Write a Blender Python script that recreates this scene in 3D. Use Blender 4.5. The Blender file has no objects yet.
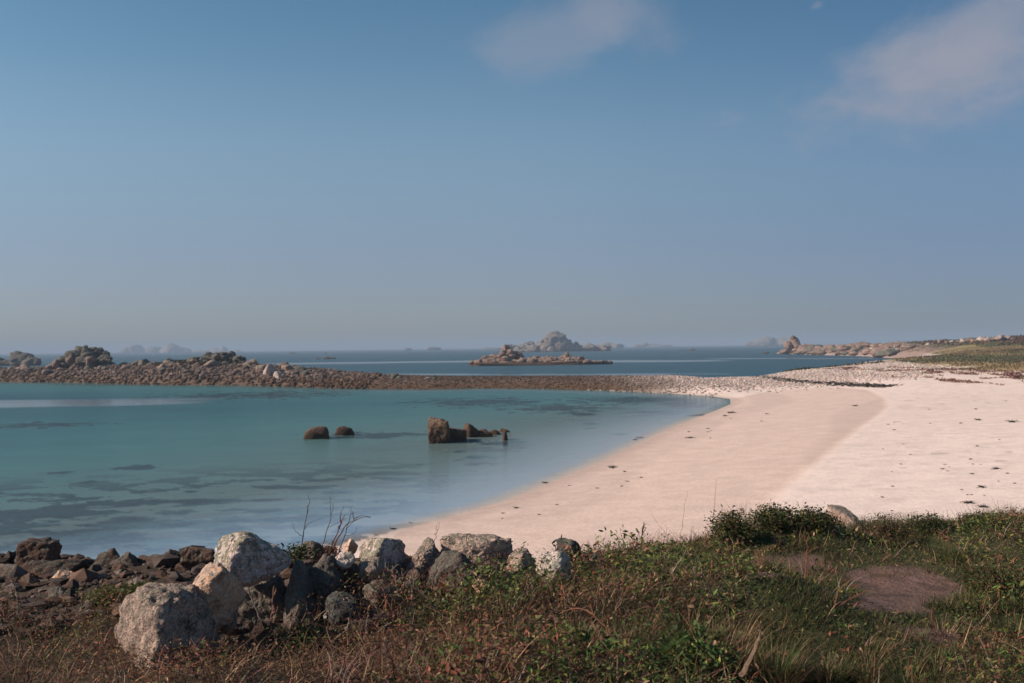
import bpy, bmesh, math, random
import numpy as np
from mathutils import Matrix, Vector
random.seed(7); RNG = np.random.default_rng(7)
scene = bpy.context.scene
COL = scene.collection

# ------------------------------------------------------------------ camera
F = 1024 * 35 / 36.0
CAMZ = 6.0
PITCH = math.atan(5.6 / F); ROLL = math.atan(0.0118)
fw = Vector((0, math.cos(PITCH), math.sin(PITCH))); up0 = Vector((0, -math.sin(PITCH), math.cos(PITCH))); xr = Vector((1, 0, 0))
RV = xr * math.cos(ROLL) - up0 * math.sin(ROLL)
UV = xr * math.sin(ROLL) + up0 * math.cos(ROLL)
cam_data = bpy.data.cameras.new("camera"); cam = bpy.data.objects.new("camera", cam_data); COL.objects.link(cam)
cam.matrix_world = Matrix(((RV.x, UV.x, -fw.x, 0), (RV.y, UV.y, -fw.y, 0), (RV.z, UV.z, -fw.z, CAMZ), (0, 0, 0, 1)))
cam_data.lens = 35; cam_data.sensor_width = 36; cam_data.clip_start = 0.1; cam_data.clip_end = 30000
cam_data.dof.use_dof = True; cam_data.dof.focus_distance = 9.0; cam_data.dof.aperture_fstop = 3.8
scene.camera = cam

def ray(px, py):
    return fw + RV * ((px - 512) / F) - UV * ((py - 341.5) / F)
def at(px, py, D):                      # point seen at (px,py), D metres ahead
    d = ray(px, py); return Vector((0, 0, CAMZ)) + d * (D / d.y)
def ground(px, py, z=0.0):              # point on the level z seen at (px,py)
    d = ray(px, py); t = (z - CAMZ) / d.z; return Vector((0, 0, CAMZ)) + d * t
def proj(x, y, z):
    vx, vy, vz = x, y, z - CAMZ
    c = vx * fw.x + vy * fw.y + vz * fw.z
    c = np.where(np.abs(c) < 1e-6, 1e-6, c)
    u = (vx * RV.x + vy * RV.y + vz * RV.z) / c * F + 512
    v = 341.5 - (vx * UV.x + vy * UV.y + vz * UV.z) / c * F
    return np.where(c > 0, u, -9999), np.where(c > 0, v, 9999)

# ------------------------------------------------------------------ noise
def _h(ix, iy, iz, s):
    n = (ix.astype(np.int64) * 374761393 + iy.astype(np.int64) * 668265263 + iz.astype(np.int64) * 2147483647 + s * 1274126177) & 0xffffffff
    n = ((n ^ (n >> 13)) * 1274126177) & 0xffffffff
    n = (n ^ (n >> 16)) & 0xffffffff
    return n / 4294967295.0 * 2 - 1
def noise3(x, y, z, s=0):
    x0 = np.floor(x); y0 = np.floor(y); z0 = np.floor(z)
    fx = x - x0; fy = y - y0; fz = z - z0
    fx = fx * fx * (3 - 2 * fx); fy = fy * fy * (3 - 2 * fy); fz = fz * fz * (3 - 2 * fz)
    r = 0
    for a in (0, 1):
        for b in (0, 1):
            for c in (0, 1):
                w = (fx if a else 1 - fx) * (fy if b else 1 - fy) * (fz if c else 1 - fz)
                r = r + w * _h(x0 + a, y0 + b, z0 + c, s)
    return r
def fbm(x, y, z=None, sc=1.0, oct=4, s=0):
    x = np.asarray(x, float); y = np.asarray(y, float); z = np.zeros_like(x) if z is None else np.asarray(z, float)
    r = 0; a = 1; t = 0
    for i in range(oct):
        r = r + a * noise3(x * sc + 11.3 * i, y * sc + 5.1 * i, z * sc + 7.7 * i, s + i * 17); t += a
        a *= .5; sc *= 2.03
    return r / t
def sst(a, b, x):
    t = np.clip((x - a) / (b - a), 0, 1); return t * t * (3 - 2 * t)

def inside(px, py, poly):
    r = np.zeros(np.shape(px), bool); n = len(poly)
    for i in range(n):
        x1, y1 = poly[i]; x2, y2 = poly[(i + 1) % n]
        if y1 == y2: continue
        c = ((y1 > py) != (y2 > py)) & (px < (x2 - x1) * (py - y1) / (y2 - y1) + x1)
        r ^= c
    return r
def dist(px, py, line, closed=False):
    r = np.full(np.shape(px), 1e9); n = len(line)
    for i in range(n if closed else n - 1):
        x1, y1 = line[i]; x2, y2 = line[(i + 1) % n]
        dx, dy = x2 - x1, y2 - y1; L = dx * dx + dy * dy + 1e-12
        t = np.clip(((px - x1) * dx + (py - y1) * dy) / L, 0, 1)
        r = np.minimum(r, np.hypot(px - x1 - t * dx, py - y1 - t * dy))
    return r

# ------------------------------------------------------------------ land outline (metres)
def g2(px, py, z=0.0):
    p = ground(px, py, z); return (p.x, p.y)
def a2(px, D):
    p = at(px, 347, D); return (p.x, p.y)
bay_near = [(-300, 4), (-60, 12), (-25, 18), (-14, 21.5), (-7.5, 27)]
bay_line = [g2(*p) for p in [(400, 530), (450, 517), (500, 503), (560, 479), (600, 462), (650, 438), (690, 420), (715, 411), (731, 404), (730, 399), (712, 396.3), (690, 394.8), (640, 392), (600, 390.5), (540, 388.6), (480, 388.2), (430, 389.3), (380, 389), (330, 388.2), (280, 386.3), (230, 385.2), (180, 385), (130, 384), (80, 382.6), (30, 382), (-20, 381.6), (-120, 381)]]
bar_back = [a2(*p) for p in [(-120, 245), (0, 240), (60, 236), (120, 228), (200, 212), (260, 196), (320, 188), (400, 180), (480, 176), (600, 173), (680, 168), (720, 170), (750, 176), (785, 190), (815, 215), (835, 240), (875, 262), (905, 300), (912, 360)]]
head_line = [g2(*p) for p in [(880, 357.4), (866, 356.3), (845, 355.6), (825, 355.1), (800, 354.4), (782, 353.8)]]
LAND = bay_near + bay_line + bar_back + head_line + [(172, 650), (205, 680), (300, 800), (500, 1200), (1500, 1500), (1500, -300), (-300, -300)]
BAYSHORE = bay_near + bay_line

# height control points  (pixel column, metres ahead, height)
CP = [(a2(px, D) + (z,)) for px, D, z in [
    (-60, 222, 2.2), (0, 222, 2.3), (60, 216, 2.6), (110, 208, 2.5), (150, 200, 3.6), (200, 195, 4.2), (235, 188, 4.3), (262, 180, 3.0), (300, 173, 2.2), (340, 168, 2.2), (400, 163, 1.9),
    (440, 160, 1.15), (500, 158, 1.2), (580, 158, 1.2), (640, 152, 1.2), (700, 148, 1.25), (730, 146, 1.4), (760, 150, 1.65), (785, 172, 1.9), (835, 213, 2.3), (870, 205, 2.5), (870, 245, 2.2),
    (900, 200, 2.6), (900, 260, 2.7), (900, 320, 3.0), (960, 150, 2.5), (960, 250, 3.2), (960, 310, 4.2), (1024, 120, 2.1), (1024, 170, 2.9), (1024, 250, 4.4), (1024, 105, 1.6), (960, 108, 1.5), (900, 110, 1.5), (850, 120, 1.5), (800, 135, 1.5),
    (824, 540, 3.4), (841, 500, 5.2), (868, 470, 5.9), (895, 420, 6.4), (935, 395, 6.4), (959, 365, 7.0), (999, 325, 8.2), (1024, 315, 8.3), (1080, 300, 9.5), (1080, 200, 5.5), (1080, 130, 2.6), (790, 600, 3.4), (870, 600, 4.5), (1000, 600, 6.0), (900, 900, 4.0),
    (890, 77, 1.25), (1000, 70, 1.4), (1000, 45, 1.4), (800, 50, 1.1), (700, 40, 0.9), (1200, 60, 2.4), (1000, 30, 1.4), (800, 28, 1.3), (600, 24, 1.2), (500, 22, 1.2), (300, 20, 1.3), (100, 18, 1.3), (-300, 15, 1.5), (1400, 30, 2.2)]]
CP += [(-80, -80, 3), (80, -80, 3), (300, 100, 6), (400, 400, 9), (-200, 0, 2)]
_c = np.array(CP)
def _phi(r): return r
_A = _phi(np.hypot(_c[:, None, 0] - _c[None, :, 0], _c[:, None, 1] - _c[None, :, 1]))
_n = len(_c); _M = np.zeros((_n + 3, _n + 3)); _M[:_n, :_n] = _A - np.eye(_n) * 0.5; _M[:_n, _n] = 1; _M[:_n, _n + 1] = _c[:, 0]; _M[:_n, _n + 2] = _c[:, 1]
_M[_n:, :_n] = _M[:_n, _n:].T
_w = np.linalg.solve(_M, np.concatenate([_c[:, 2], [0, 0, 0]]))
def rbf(x, y):
    r = _w[_n] + _w[_n + 1] * x + _w[_n + 2] * y
    for i in range(_n): r = r + _w[i] * np.hypot(x - _c[i, 0], y - _c[i, 1])
    return np.clip(r, 0.6, 14)

YE_X = [-40, -8, -6, -3.5, -2.2, 0, 1.5, 2.0, 2.6, 6, 40]; YE_Y = [13, 11.6, 11.2, 10.4, 9.5, 9.2, 9.4, 10.4, 10.8, 11.4, 14]
def bank(x, y):
    L = 1 - sst(-4.2, -2.2, x)
    yy = np.clip(y, -50, 12.5)
    z = 4.1 - 0.05 * np.maximum(0, yy - 7) - L * (0.03 + 0.05 * np.maximum(yy - 7.5, 0))
    z = z + 0.27 * np.exp(-((x - 2.75) / 0.75) ** 2 - ((y - 9.7) / 0.5) ** 2) + 0.10 * np.exp(-((x - 1.0) / 0.7) ** 2 - ((y - 8.6) / 0.5) ** 2)
    z = z + 0.09 * np.exp(-((x + 1.75) / 0.7) ** 2 - ((y - 5.7) / 0.45) ** 2)
    z = z + 0.16 * sst(3.8, 4.6, x) * np.exp(-((y - 9.6) / 1.6) ** 2) + 0.05 * fbm(x, y, sc=0.9, oct=3, s=5) + 0.22 * np.exp(-((x - 1.8) / 0.8) ** 2 - ((y - 7.0) / 0.5) ** 2) + 0.10 * np.exp(-((x + 0.3) / 0.9) ** 2 - ((y - 6.9) / 0.5) ** 2) + (.10 * fbm(x, y, sc=1.3, oct=3, s=15)) * (1 - sst(2.2, 3, x))
    return z

# seabed weed patches  (px, py, half width px, half height px)
WEED = [(137, 468, 24, 2.6), (60, 473, 20, 2.2), (335, 493, 20, 2.2), (487, 457, 20, 2.2), (385, 435, 62, 3.4), (505, 443, 26, 2.2), (300, 520, 30, 4), (335, 516, 22, 3),
        (110, 505, 46, 4), (60, 515, 66, 7), (20, 530, 60, 9), (120, 522, 52, 6), (180, 512, 36, 3), (205, 503, 36, 3.4), (195, 525, 40, 5), (225, 532, 44, 5), (95, 540, 70, 9), (265, 500, 18, 2), (150, 545, 50, 7), (310, 535, 26, 3), (230, 518, 26, 3),
        (95, 482, 18, 2), (190, 492, 12, 1.6), (560, 408, 60, 4), (640, 400, 70, 4), (690, 404, 30, 3), (480, 402, 70, 4.5), (580, 414, 24, 2), (655, 412, 30, 1.6), (620, 432, 10, 1.2), (590, 424, 10, 1.2), (695, 428, 9, 1.5), (640, 437, 6, 1.2), (700, 415, 12, 1.4),
        (250, 395, 90, 4), (40, 425, 60, 3), (420, 465, 9, 1.2), (460, 452, 9, 1.2), (360, 512, 12, 1.4)]
DAMP = [g2(px, py, 0.95) for px, py in [(735, 390), (770, 387), (810, 386), (845, 386.5), (873, 389), (889, 396), (893, 404), (884, 413), (868, 423), (850, 436), (832, 450), (815, 463), (795, 480), (775, 502), (745, 540), (700, 620), (300, 620)]] + [p for p in bay_line[0:10]]
WRACK = [g2(px, py, 1.55) for px, py in [(757, 372.5), (772, 375), (790, 377), (805, 377.8), (830, 379.2), (857, 380.8), (892, 382.6)]]

def height(x, y):
    """returns ground height and signed shore distance (positive on land)"""
    ins = inside(x, y, LAND)
    d = dist(x, y, LAND, True); sd = np.where(ins, d, -d)
    db = dist(x, y, BAYSHORE)                               # to the bay's shore
    inbay = (~ins) & inside(x, y, BAYSHORE + [(-400, 215), (-400, 8)])
    # slope of the shore
    s = 0.055 + 0.50 * (1 - sst(-45, -22, x)) * sst(100, 130, y) + 0.10 * sst(110, 120, y) * (1 - sst(24, 30, x)) + 0.15 * sst(290, 380, y) + 0.14 * sst(38, 52, x) * sst(95, 120, y)
    zr = rbf(x, y)
    dd = np.maximum(sd, 0)
    zl = zr * (1 - np.exp(-(s * dd / zr) * 1.5)) if True else 0
    zl = zl + 0.05 * sst(4, 20, dd) * fbm(x, y, sc=0.07, oct=3, s=2) * sst(20, 30, y)
    indamp = inside(x, y, DAMP); ddp = dist(x, y, DAMP[:16])
    zl = zl - np.where(indamp, 0.05 * sst(0, 0.9, ddp), 0) * sst(18, 25, y) * sst(1.0, 9.0, dd)
    rough = sst(0, 4, dd) * ((1 - sst(-42, -22, x)) * sst(100, 130, y) * 0.55 + sst(300, 420, y) * 0.9)
    zl = zl + rough * fbm(x, y, sc=0.35, oct=3, s=9) + 0.35 * sst(105, 130, y) * sst(40, 55, x) * fbm(x, y, sc=0.06, oct=3, s=4)
    dw = np.maximum(-sd, 0)
    slope_w = np.where(inbay, 0.05, 0.14)
    zs = -np.minimum(slope_w * dw, np.where(inbay, 2.6, 60))
    z = np.where(ins, zl, zs)
    ye = np.interp(x, YE_X, YE_Y)
    m = 1 - sst(0, 4.2, y - ye)
    m = m * sst(-120, -60, y) * (1 - sst(60, 110, np.abs(x)))
    z = z * (1 - m) + bank(x, y) * m
    return z, sd, inbay, m, indamp, ddp

def polar(radii, angs):
    R_, A_ = np.meshgrid(radii, angs, indexing='ij')
    return (R_ * np.sin(A_)).ravel(), (R_ * np.cos(A_)).ravel()
def grid_mesh(name, x, y, z, nr, na, wrap, mat, attrs):
    me = bpy.data.meshes.new(name)
    n = nr * na
    me.vertices.add(n); me.vertices.foreach_set("co", np.column_stack([x, y, z]).astype(np.float32).ravel())
    i, j = np.meshgrid(np.arange(nr - 1), np.arange(na if wrap else na - 1), indexing='ij'); j2 = (j + 1) % na
    q = np.stack([i * na + j, i * na + j2, (i + 1) * na + j2, (i + 1) * na + j], -1).reshape(-1, 4)[:, ::-1]
    set_faces(me, q)
    me.polygons.foreach_set("use_smooth", np.ones(len(q), bool))
    for k, v in attrs.items():
        put_attr(me, k, v)
    me.materials.append(mat); me.update()
    o = bpy.data.objects.new(name, me); COL.objects.link(o); return o
def set_faces(me, q):
    k = q.shape[1]; m = len(q)
    me.loops.add(m * k); me.loops.foreach_set("vertex_index", q.astype(np.int32).ravel())
    me.polygons.add(m); me.polygons.foreach_set("loop_start", np.arange(0, m * k, k, dtype=np.int32)); me.polygons.foreach_set("loop_total", np.full(m, k, np.int32))
def put_attr(me, k, v):
    v = np.asarray(v, np.float32)
    if v.ndim == 1:
        a = me.attributes.new(k, 'FLOAT', 'POINT'); a.data.foreach_set("value", v)
    else:
        a = me.attributes.new(k, 'FLOAT_COLOR', 'POINT'); a.data.foreach_set("color", np.column_stack([v, np.ones(len(v))]).astype(np.float32).ravel())

# ------------------------------------------------------------------ materials
def newmat(name):
    m = bpy.data.materials.new(name); m.use_nodes = True; nt = m.node_tree; nt.nodes.clear(); return m, nt
def N(nt, t, **kw):
    n = nt.nodes.new(t)
    for k, v in kw.items():
        if k.startswith('i_'):
            key = k[2:].replace('_', ' ')
            n.inputs[int(key) if key.isdigit() else key].default_value = v
        else: setattr(n, k, v)
    return n
def lk(nt, a, b): nt.links.new(a, b)
def mixc(nt, fac, a, b, mode='MIX'):
    n = nt.nodes.new('ShaderNodeMix'); n.data_type = 'RGBA'; n.blend_type = mode
    for s, v in ((n.inputs[0], fac), (n.inputs[6], a), (n.inputs[7], b)):
        if isinstance(v, bpy.types.NodeSocket): nt.links.new(v, s)
        elif isinstance(v, tuple): s.default_value = v if len(v) == 4 else (*v, 1)
        else: s.default_value = v
    return n.outputs[2]
def ramp(nt, v, a, b, lo=0.0, hi=1.0):
    n = nt.nodes.new('ShaderNodeMapRange'); n.interpolation_type = 'SMOOTHSTEP'; nt.links.new(v, n.inputs[0])
    n.inputs[1].default_value = a; n.inputs[2].default_value = b; n.inputs[3].default_value = lo; n.inputs[4].default_value = hi
    return n.outputs[0]
def noise(nt, vec, sc, det=4, rough=.55):
    n = N(nt, 'ShaderNodeTexNoise'); n.inputs['Scale'].default_value = sc; n.inputs['Detail'].default_value = det; n.inputs['Roughness'].default_value = rough
    nt.links.new(vec, n.inputs['Vector']); return n.outputs[0]

def rock_material(name, c1, c2, c3, lichen=(0.22, 0.23, 0.17), lamt=0.3, sc=1.0, tide=None, bump=0.6, speck=0.35, fade=None, dist_=0.02):
    m, nt = newmat(name)
    tc = N(nt, 'ShaderNodeTexCoord'); geo = N(nt, 'ShaderNodeNewGeometry'); oi = N(nt, 'ShaderNodeObjectInfo')
    add = N(nt, 'ShaderNodeVectorMath', operation='ADD'); lk(nt, tc.outputs['Object'], add.inputs[0])
    rv = N(nt, 'ShaderNodeMath', operation='MULTIPLY'); rv.inputs[1].default_value = 37.0; lk(nt, oi.outputs['Random'], rv.inputs[0]); lk(nt, rv.outputs[0], add.inputs[1])
    v = add.outputs[0]
    big = noise(nt, v, 1.6 * sc, 3); mid = noise(nt, v, 6 * sc, 5, .6); fine = noise(nt, v, 38 * sc, 4, .7); fine2 = noise(nt, v, 90 * sc, 2, .6)
    c = mixc(nt, ramp(nt, big, .4, .6), c1, c2)
    c = mixc(nt, ramp(nt, mid, .5, .68), c, c3)
    vo = N(nt, 'ShaderNodeTexVoronoi', feature='DISTANCE_TO_EDGE'); vo.inputs['Scale'].default_value = 1.1 * sc
    wv = N(nt, 'ShaderNodeVectorMath', operation='MULTIPLY_ADD'); nz = N(nt, 'ShaderNodeTexNoise'); nz.inputs['Scale'].default_value = 4 * sc; lk(nt, v, nz.inputs['Vector'])
    lk(nt, nz.outputs[1], wv.inputs[0]); wv.inputs[1].default_value = (.35 / sc,) * 3; lk(nt, v, wv.inputs[2]); lk(nt, wv.outputs[0], vo.inputs['Vector'])
    crack = ramp(nt, vo.outputs[0], 0.0, 0.03, 0.0, 1.0)
    lm = N(nt, 'ShaderNodeMath', operation='ADD'); lk(nt, noise(nt, v, 9 * sc, 6, .7), lm.inputs[0])
    sp = N(nt, 'ShaderNodeSeparateXYZ'); lk(nt, geo.outputs['Normal'], sp.inputs[0])
    nz2 = N(nt, 'ShaderNodeMath', operation='MULTIPLY'); lk(nt, sp.outputs[2], nz2.inputs[0]); nz2.inputs[1].default_value = .12; lk(nt, nz2.outputs[0], lm.inputs[1])
    lf = ramp(nt, lm.outputs[0], .66 - .25 * lamt, .74 - .25 * lamt, 0, .85)
    c = mixc(nt, lf, c, lichen)
    s1 = ramp(nt, fine, .32, .68, 1 - speck, 1 + speck)
    hsv = N(nt, 'ShaderNodeHueSaturation'); lk(nt, c, hsv.inputs['Color'])
    br = N(nt, 'ShaderNodeMath', operation='MULTIPLY'); lk(nt, s1, br.inputs[0])
    r2 = N(nt, 'ShaderNodeMapRange'); lk(nt, oi.outputs['Random'], r2.inputs[0]); r2.inputs[3].default_value = .78; r2.inputs[4].default_value = 1.18; lk(nt, r2.outputs[0], br.inputs[1])
    ck = N(nt, 'ShaderNodeMath', operation='MULTIPLY'); lk(nt, br.outputs[0], ck.inputs[0]); lk(nt, ramp(nt, vo.outputs[0], 0.0, 0.012, .6, 1.0), ck.inputs[1])
    lk(nt, ck.outputs[0], hsv.inputs['Value']); c = hsv.outputs[0]
    if tide is not None:
        sz = N(nt, 'ShaderNodeSeparateXYZ'); lk(nt, geo.outputs['Position'], sz.inputs[0])
        ad = N(nt, 'ShaderNodeMath', operation='MULTIPLY_ADD'); lk(nt, noise(nt, geo.outputs['Position'], .5, 4), ad.inputs[0]); ad.inputs[1].default_value = -1.6; lk(nt, sz.outputs[2], ad.inputs[2])
        tf = ramp(nt, ad.outputs[0], tide - .8 - .35, tide - .8 + .25, .92, 0)
        weed = mixc(nt, ramp(nt, noise(nt, geo.outputs['Position'], 1.7, 4), .4, .6), (.085, .04, .016), (.028, .018, .012))
        c = mixc(nt, tf, c, weed)
    b = N(nt, 'ShaderNodeBsdfPrincipled'); lk(nt, c, b.inputs['Base Color']); b.inputs['Roughness'].default_value = .9; b.inputs['Specular IOR Level'].default_value = .25
    h = N(nt, 'ShaderNodeMath', operation='MULTIPLY_ADD'); lk(nt, fine, h.inputs[0]); h.inputs[1].default_value = .35; lk(nt, mid, h.inputs[2])
    h2 = N(nt, 'ShaderNodeMath', operation='MULTIPLY_ADD'); lk(nt, crack, h2.inputs[0]); h2.inputs[1].default_value = .25; lk(nt, h.outputs[0], h2.inputs[2])
    h3 = N(nt, 'ShaderNodeMath', operation='MULTIPLY_ADD'); lk(nt, fine2, h3.inputs[0]); h3.inputs[1].default_value = .12; lk(nt, h2.outputs[0], h3.inputs[2])
    bp = N(nt, 'ShaderNodeBump'); bp.inputs['Strength'].default_value = bump; bp.inputs['Distance'].default_value = .12 / sc; lk(nt, h3.outputs[0], bp.inputs['Height']); lk(nt, bp.outputs[0], b.inputs['Normal'])
    o = N(nt, 'ShaderNodeOutputMaterial'); lk(nt, b.outputs[0], o.inputs[0]); return m

def col_material(name, rough=.9, var=.25, sc=60, bump=0, spec=.2, trans=0.0):
    m, nt = newmat(name)
    a = N(nt, 'ShaderNodeAttribute', attribute_name='Col'); geo = N(nt, 'ShaderNodeNewGeometry')
    hs = N(nt, 'ShaderNodeHueSaturation'); lk(nt, a.outputs['Color'], hs.inputs['Color'])
    nz = noise(nt, geo.outputs['Position'], sc, 4, .65); lk(nt, ramp(nt, nz, .3, .7, 1 - var, 1 + var), hs.inputs['Value'])
    b = N(nt, 'ShaderNodeBsdfPrincipled'); lk(nt, hs.outputs[0], b.inputs['Base Color']); b.inputs['Roughness'].default_value = rough; b.inputs['Specular IOR Level'].default_value = spec
    if bump:
        bp = N(nt, 'ShaderNodeBump'); bp.inputs['Strength'].default_value = bump; bp.inputs['Distance'].default_value = .02; lk(nt, nz, bp.inputs['Height']); lk(nt, bp.outputs[0], b.inputs['Normal'])
    o = N(nt, 'ShaderNodeOutputMaterial'); out = b.outputs[0]
    if trans:
        t = N(nt, 'ShaderNodeBsdfTranslucent'); lk(nt, hs.outputs[0], t.inputs[0]); mx = N(nt, 'ShaderNodeMixShader'); mx.inputs[0].default_value = trans; lk(nt, out, mx.inputs[1]); lk(nt, t.outputs[0], mx.inputs[2]); out = mx.outputs[0]
    lk(nt, out, o.inputs[0]); return m

def ground_material():
    m, nt = newmat('ground_surface')
    a = N(nt, 'ShaderNodeAttribute', attribute_name='Col'); r = N(nt, 'ShaderNodeAttribute', attribute_name='rough'); geo = N(nt, 'ShaderNodeNewGeometry')
    P = geo.outputs['Position']
    n1 = noise(nt, P, .9, 5, .6); n2 = noise(nt, P, 7, 5, .65); n3 = noise(nt, P, 45, 3, .6)
    def mul(x, y):
        k = N(nt, 'ShaderNodeMath', operation='MULTIPLY'); lk(nt, x, k.inputs[0])
        if isinstance(y, float): k.inputs[1].default_value = y
        else: lk(nt, y, k.inputs[1])
        return k.outputs[0]
    v = mul(ramp(nt, n1, .3, .7, .93, 1.07), mul(ramp(nt, n2, .3, .7, .9, 1.1), ramp(nt, n3, .3, .7, .88, 1.12)))
    hs = N(nt, 'ShaderNodeHueSaturation'); lk(nt, a.outputs['Color'], hs.inputs['Color']); lk(nt, v, hs.inputs['Value'])
    b = N(nt, 'ShaderNodeBsdfPrincipled'); lk(nt, hs.outputs[0], b.inputs['Base Color']); b.inputs['Roughness'].default_value = .92; b.inputs['Specular IOR Level'].default_value = .2
    h = N(nt, 'ShaderNodeMath', operation='ADD'); lk(nt, mul(n2, .7), h.inputs[0]); lk(nt, mul(n3, .25), h.inputs[1])
    bp = N(nt, 'ShaderNodeBump'); lk(nt, r.outputs['Fac'], bp.inputs['Strength']); bp.inputs['Distance'].default_value = .12; lk(nt, h.outputs[0], bp.inputs['Height']); lk(nt, bp.outputs[0], b.inputs['Normal'])
    o = N(nt, 'ShaderNodeOutputMaterial'); lk(nt, b.outputs[0], o.inputs[0]); return m

def water_material():
    m, nt = newmat('sea_water')
    tint = N(nt, 'ShaderNodeAttribute', attribute_name='tint'); body = N(nt, 'ShaderNodeAttribute', attribute_name='body'); sl = N(nt, 'ShaderNodeAttribute', attribute_name='ripple'); geo = N(nt, 'ShaderNodeNewGeometry')
    mp = N(nt, 'ShaderNodeMapping'); lk(nt, geo.outputs['Position'], mp.inputs[0]); mp.inputs['Scale'].default_value = (.55, 1.3, 1); mp.inputs['Rotation'].default_value = (0, 0, .25)
    n1 = noise(nt, mp.outputs[0], 1.1, 4, .6); n2 = noise(nt, mp.outputs[0], 6, 3, .55)
    h = N(nt, 'ShaderNodeMath', operation='MULTIPLY_ADD'); lk(nt, n2, h.inputs[0]); h.inputs[1].default_value = .22; lk(nt, n1, h.inputs[2])
    bp = N(nt, 'ShaderNodeBump'); lk(nt, sl.outputs['Fac'], bp.inputs['Strength']); bp.inputs['Distance'].default_value = .22; lk(nt, h.outputs[0], bp.inputs['Height'])
    fr = N(nt, 'ShaderNodeFresnel'); fr.inputs[0].default_value = 1.33; lk(nt, bp.outputs[0], fr.inputs[1])
    cl = N(nt, 'ShaderNodeMapRange'); lk(nt, fr.outputs[0], cl.inputs[0]); cl.inputs[1].default_value = 0; cl.inputs[2].default_value = 1; cl.inputs[3].default_value = 0
    lv = N(nt, 'ShaderNodeMapRange'); lk(nt, sl.outputs['Fac'], lv.inputs[0]); lv.inputs[1].default_value = .05; lv.inputs[2].default_value = .28; lv.inputs[3].default_value = .85; lv.inputs[4].default_value = .16; lk(nt, lv.outputs[0], cl.inputs[4])
    gl = N(nt, 'ShaderNodeBsdfGlossy'); gl.inputs['Color'].default_value = (1, 1, 1, 1); lk(nt, bp.outputs[0], gl.inputs['Normal'])
    rg = N(nt, 'ShaderNodeMapRange'); lk(nt, sl.outputs['Fac'], rg.inputs[0]); rg.inputs[3].default_value = .06; rg.inputs[4].default_value = .35; lk(nt, rg.outputs[0], gl.inputs['Roughness'])
    tr = N(nt, 'ShaderNodeBsdfTransparent'); lk(nt, tint.outputs['Color'], tr.inputs[0])
    df = N(nt, 'ShaderNodeBsdfDiffuse'); lk(nt, body.outputs['Color'], df.inputs[0])
    ad = N(nt, 'ShaderNodeAddShader'); lk(nt, tr.outputs[0], ad.inputs[0]); lk(nt, df.outputs[0], ad.inputs[1])
    mx = N(nt, 'ShaderNodeMixShader'); fm_ = N(nt, 'ShaderNodeMath', operation='MULTIPLY'); lk(nt, cl.outputs[0], fm_.inputs[0]); fa = N(nt, 'ShaderNodeAttribute', attribute_name='film'); lk(nt, fa.outputs['Fac'], fm_.inputs[1]); lk(nt, fm_.outputs[0], mx.inputs[0]); lk(nt, ad.outputs[0], mx.inputs[1]); lk(nt, gl.outputs[0], mx.inputs[2])
    o = N(nt, 'ShaderNodeOutputMaterial'); lk(nt, mx.outputs[0], o.inputs[0]); return m

M_GROUND = ground_material(); M_WATER = water_material()
PINK = ((.36, .25, .20), (.27, .19, .15), (.16, .12, .10))
M = {
 'pale':   rock_material('pale_granite', (.55, .46, .40), (.47, .37, .31), (.27, .21, .18), lamt=.25, sc=1.6, bump=.7),
 'lichen': rock_material('lichened_granite', (.64, .54, .50), (.62, .48, .43), (.36, .29, .24), lichen=(.20, .19, .12), lamt=.6, sc=1.8, bump=.9),
 'peach':  rock_material('peach_granite', (.68, .43, .28), (.62, .43, .33), (.38, .23, .15), lichen=(.34, .31, .27), lamt=.2, sc=1.7, bump=.55, speck=.2),
 'rough':  rock_material('rough_mottled_granite', (.52, .38, .30), (.44, .32, .26), (.14, .10, .08), lichen=(.25, .22, .17), lamt=.5, sc=2.4, bump=1.0, speck=.5),
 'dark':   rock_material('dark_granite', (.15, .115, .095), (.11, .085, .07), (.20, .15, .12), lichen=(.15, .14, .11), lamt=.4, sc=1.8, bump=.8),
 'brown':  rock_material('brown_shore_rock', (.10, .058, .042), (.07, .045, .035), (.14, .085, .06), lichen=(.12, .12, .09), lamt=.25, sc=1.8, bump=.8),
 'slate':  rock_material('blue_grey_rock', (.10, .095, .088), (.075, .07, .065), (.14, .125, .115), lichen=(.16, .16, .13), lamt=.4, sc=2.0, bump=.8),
 'shore_pink': rock_material('pink_shore_granite', (.30, .20, .16), (.20, .14, .115), (.10, .08, .065), lichen=(.20, .18, .14), lamt=.35, sc=.55, tide=1.5, bump=.8),
 'shore_dark': rock_material('dark_shore_rock', (.12, .10, .085), (.09, .08, .07), (.20, .14, .11), lichen=(.13, .14, .10), lamt=.5, sc=.5, tide=1.0, bump=.9),
 'shore_pale': rock_material('pale_shore_granite', (.46, .37, .33), (.38, .29, .25), (.2, .15, .13), lichen=(.3, .29, .25), lamt=.3, sc=.6, tide=.9, bump=.7),
 'weedy':  rock_material('weedy_sea_rock', (.15, .09, .055), (.085, .05, .034), (.06, .04, .03), lichen=(.22, .19, .15), lamt=.2, sc=.9, tide=.5, bump=.8),
 'island': rock_material('island_granite', (.34, .26, .22), (.24, .20, .17), (.13, .11, .10), lichen=(.22, .22, .18), lamt=.4, sc=.16, tide=1.4, bump=.9),
 'head':   rock_material('headland_granite', (.31, .195, .15), (.21, .145, .112), (.10, .072, .06), lichen=(.22, .19, .14), lamt=.25, sc=.3, tide=1.1, bump=.8),
}
M_PEB = col_material('beach_pebbles', .9, .3, 8); M_VEG = col_material('vegetation', .75, .25, 30, spec=.25, trans=.25); M_WOOD = col_material('dry_stems', .85, .3, 60)
M_FARVEG = col_material('far_vegetation', .95, .3, 1.5, trans=.2); M_WEED = col_material('seaweed', .6, .4, 6, spec=.4)

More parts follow.
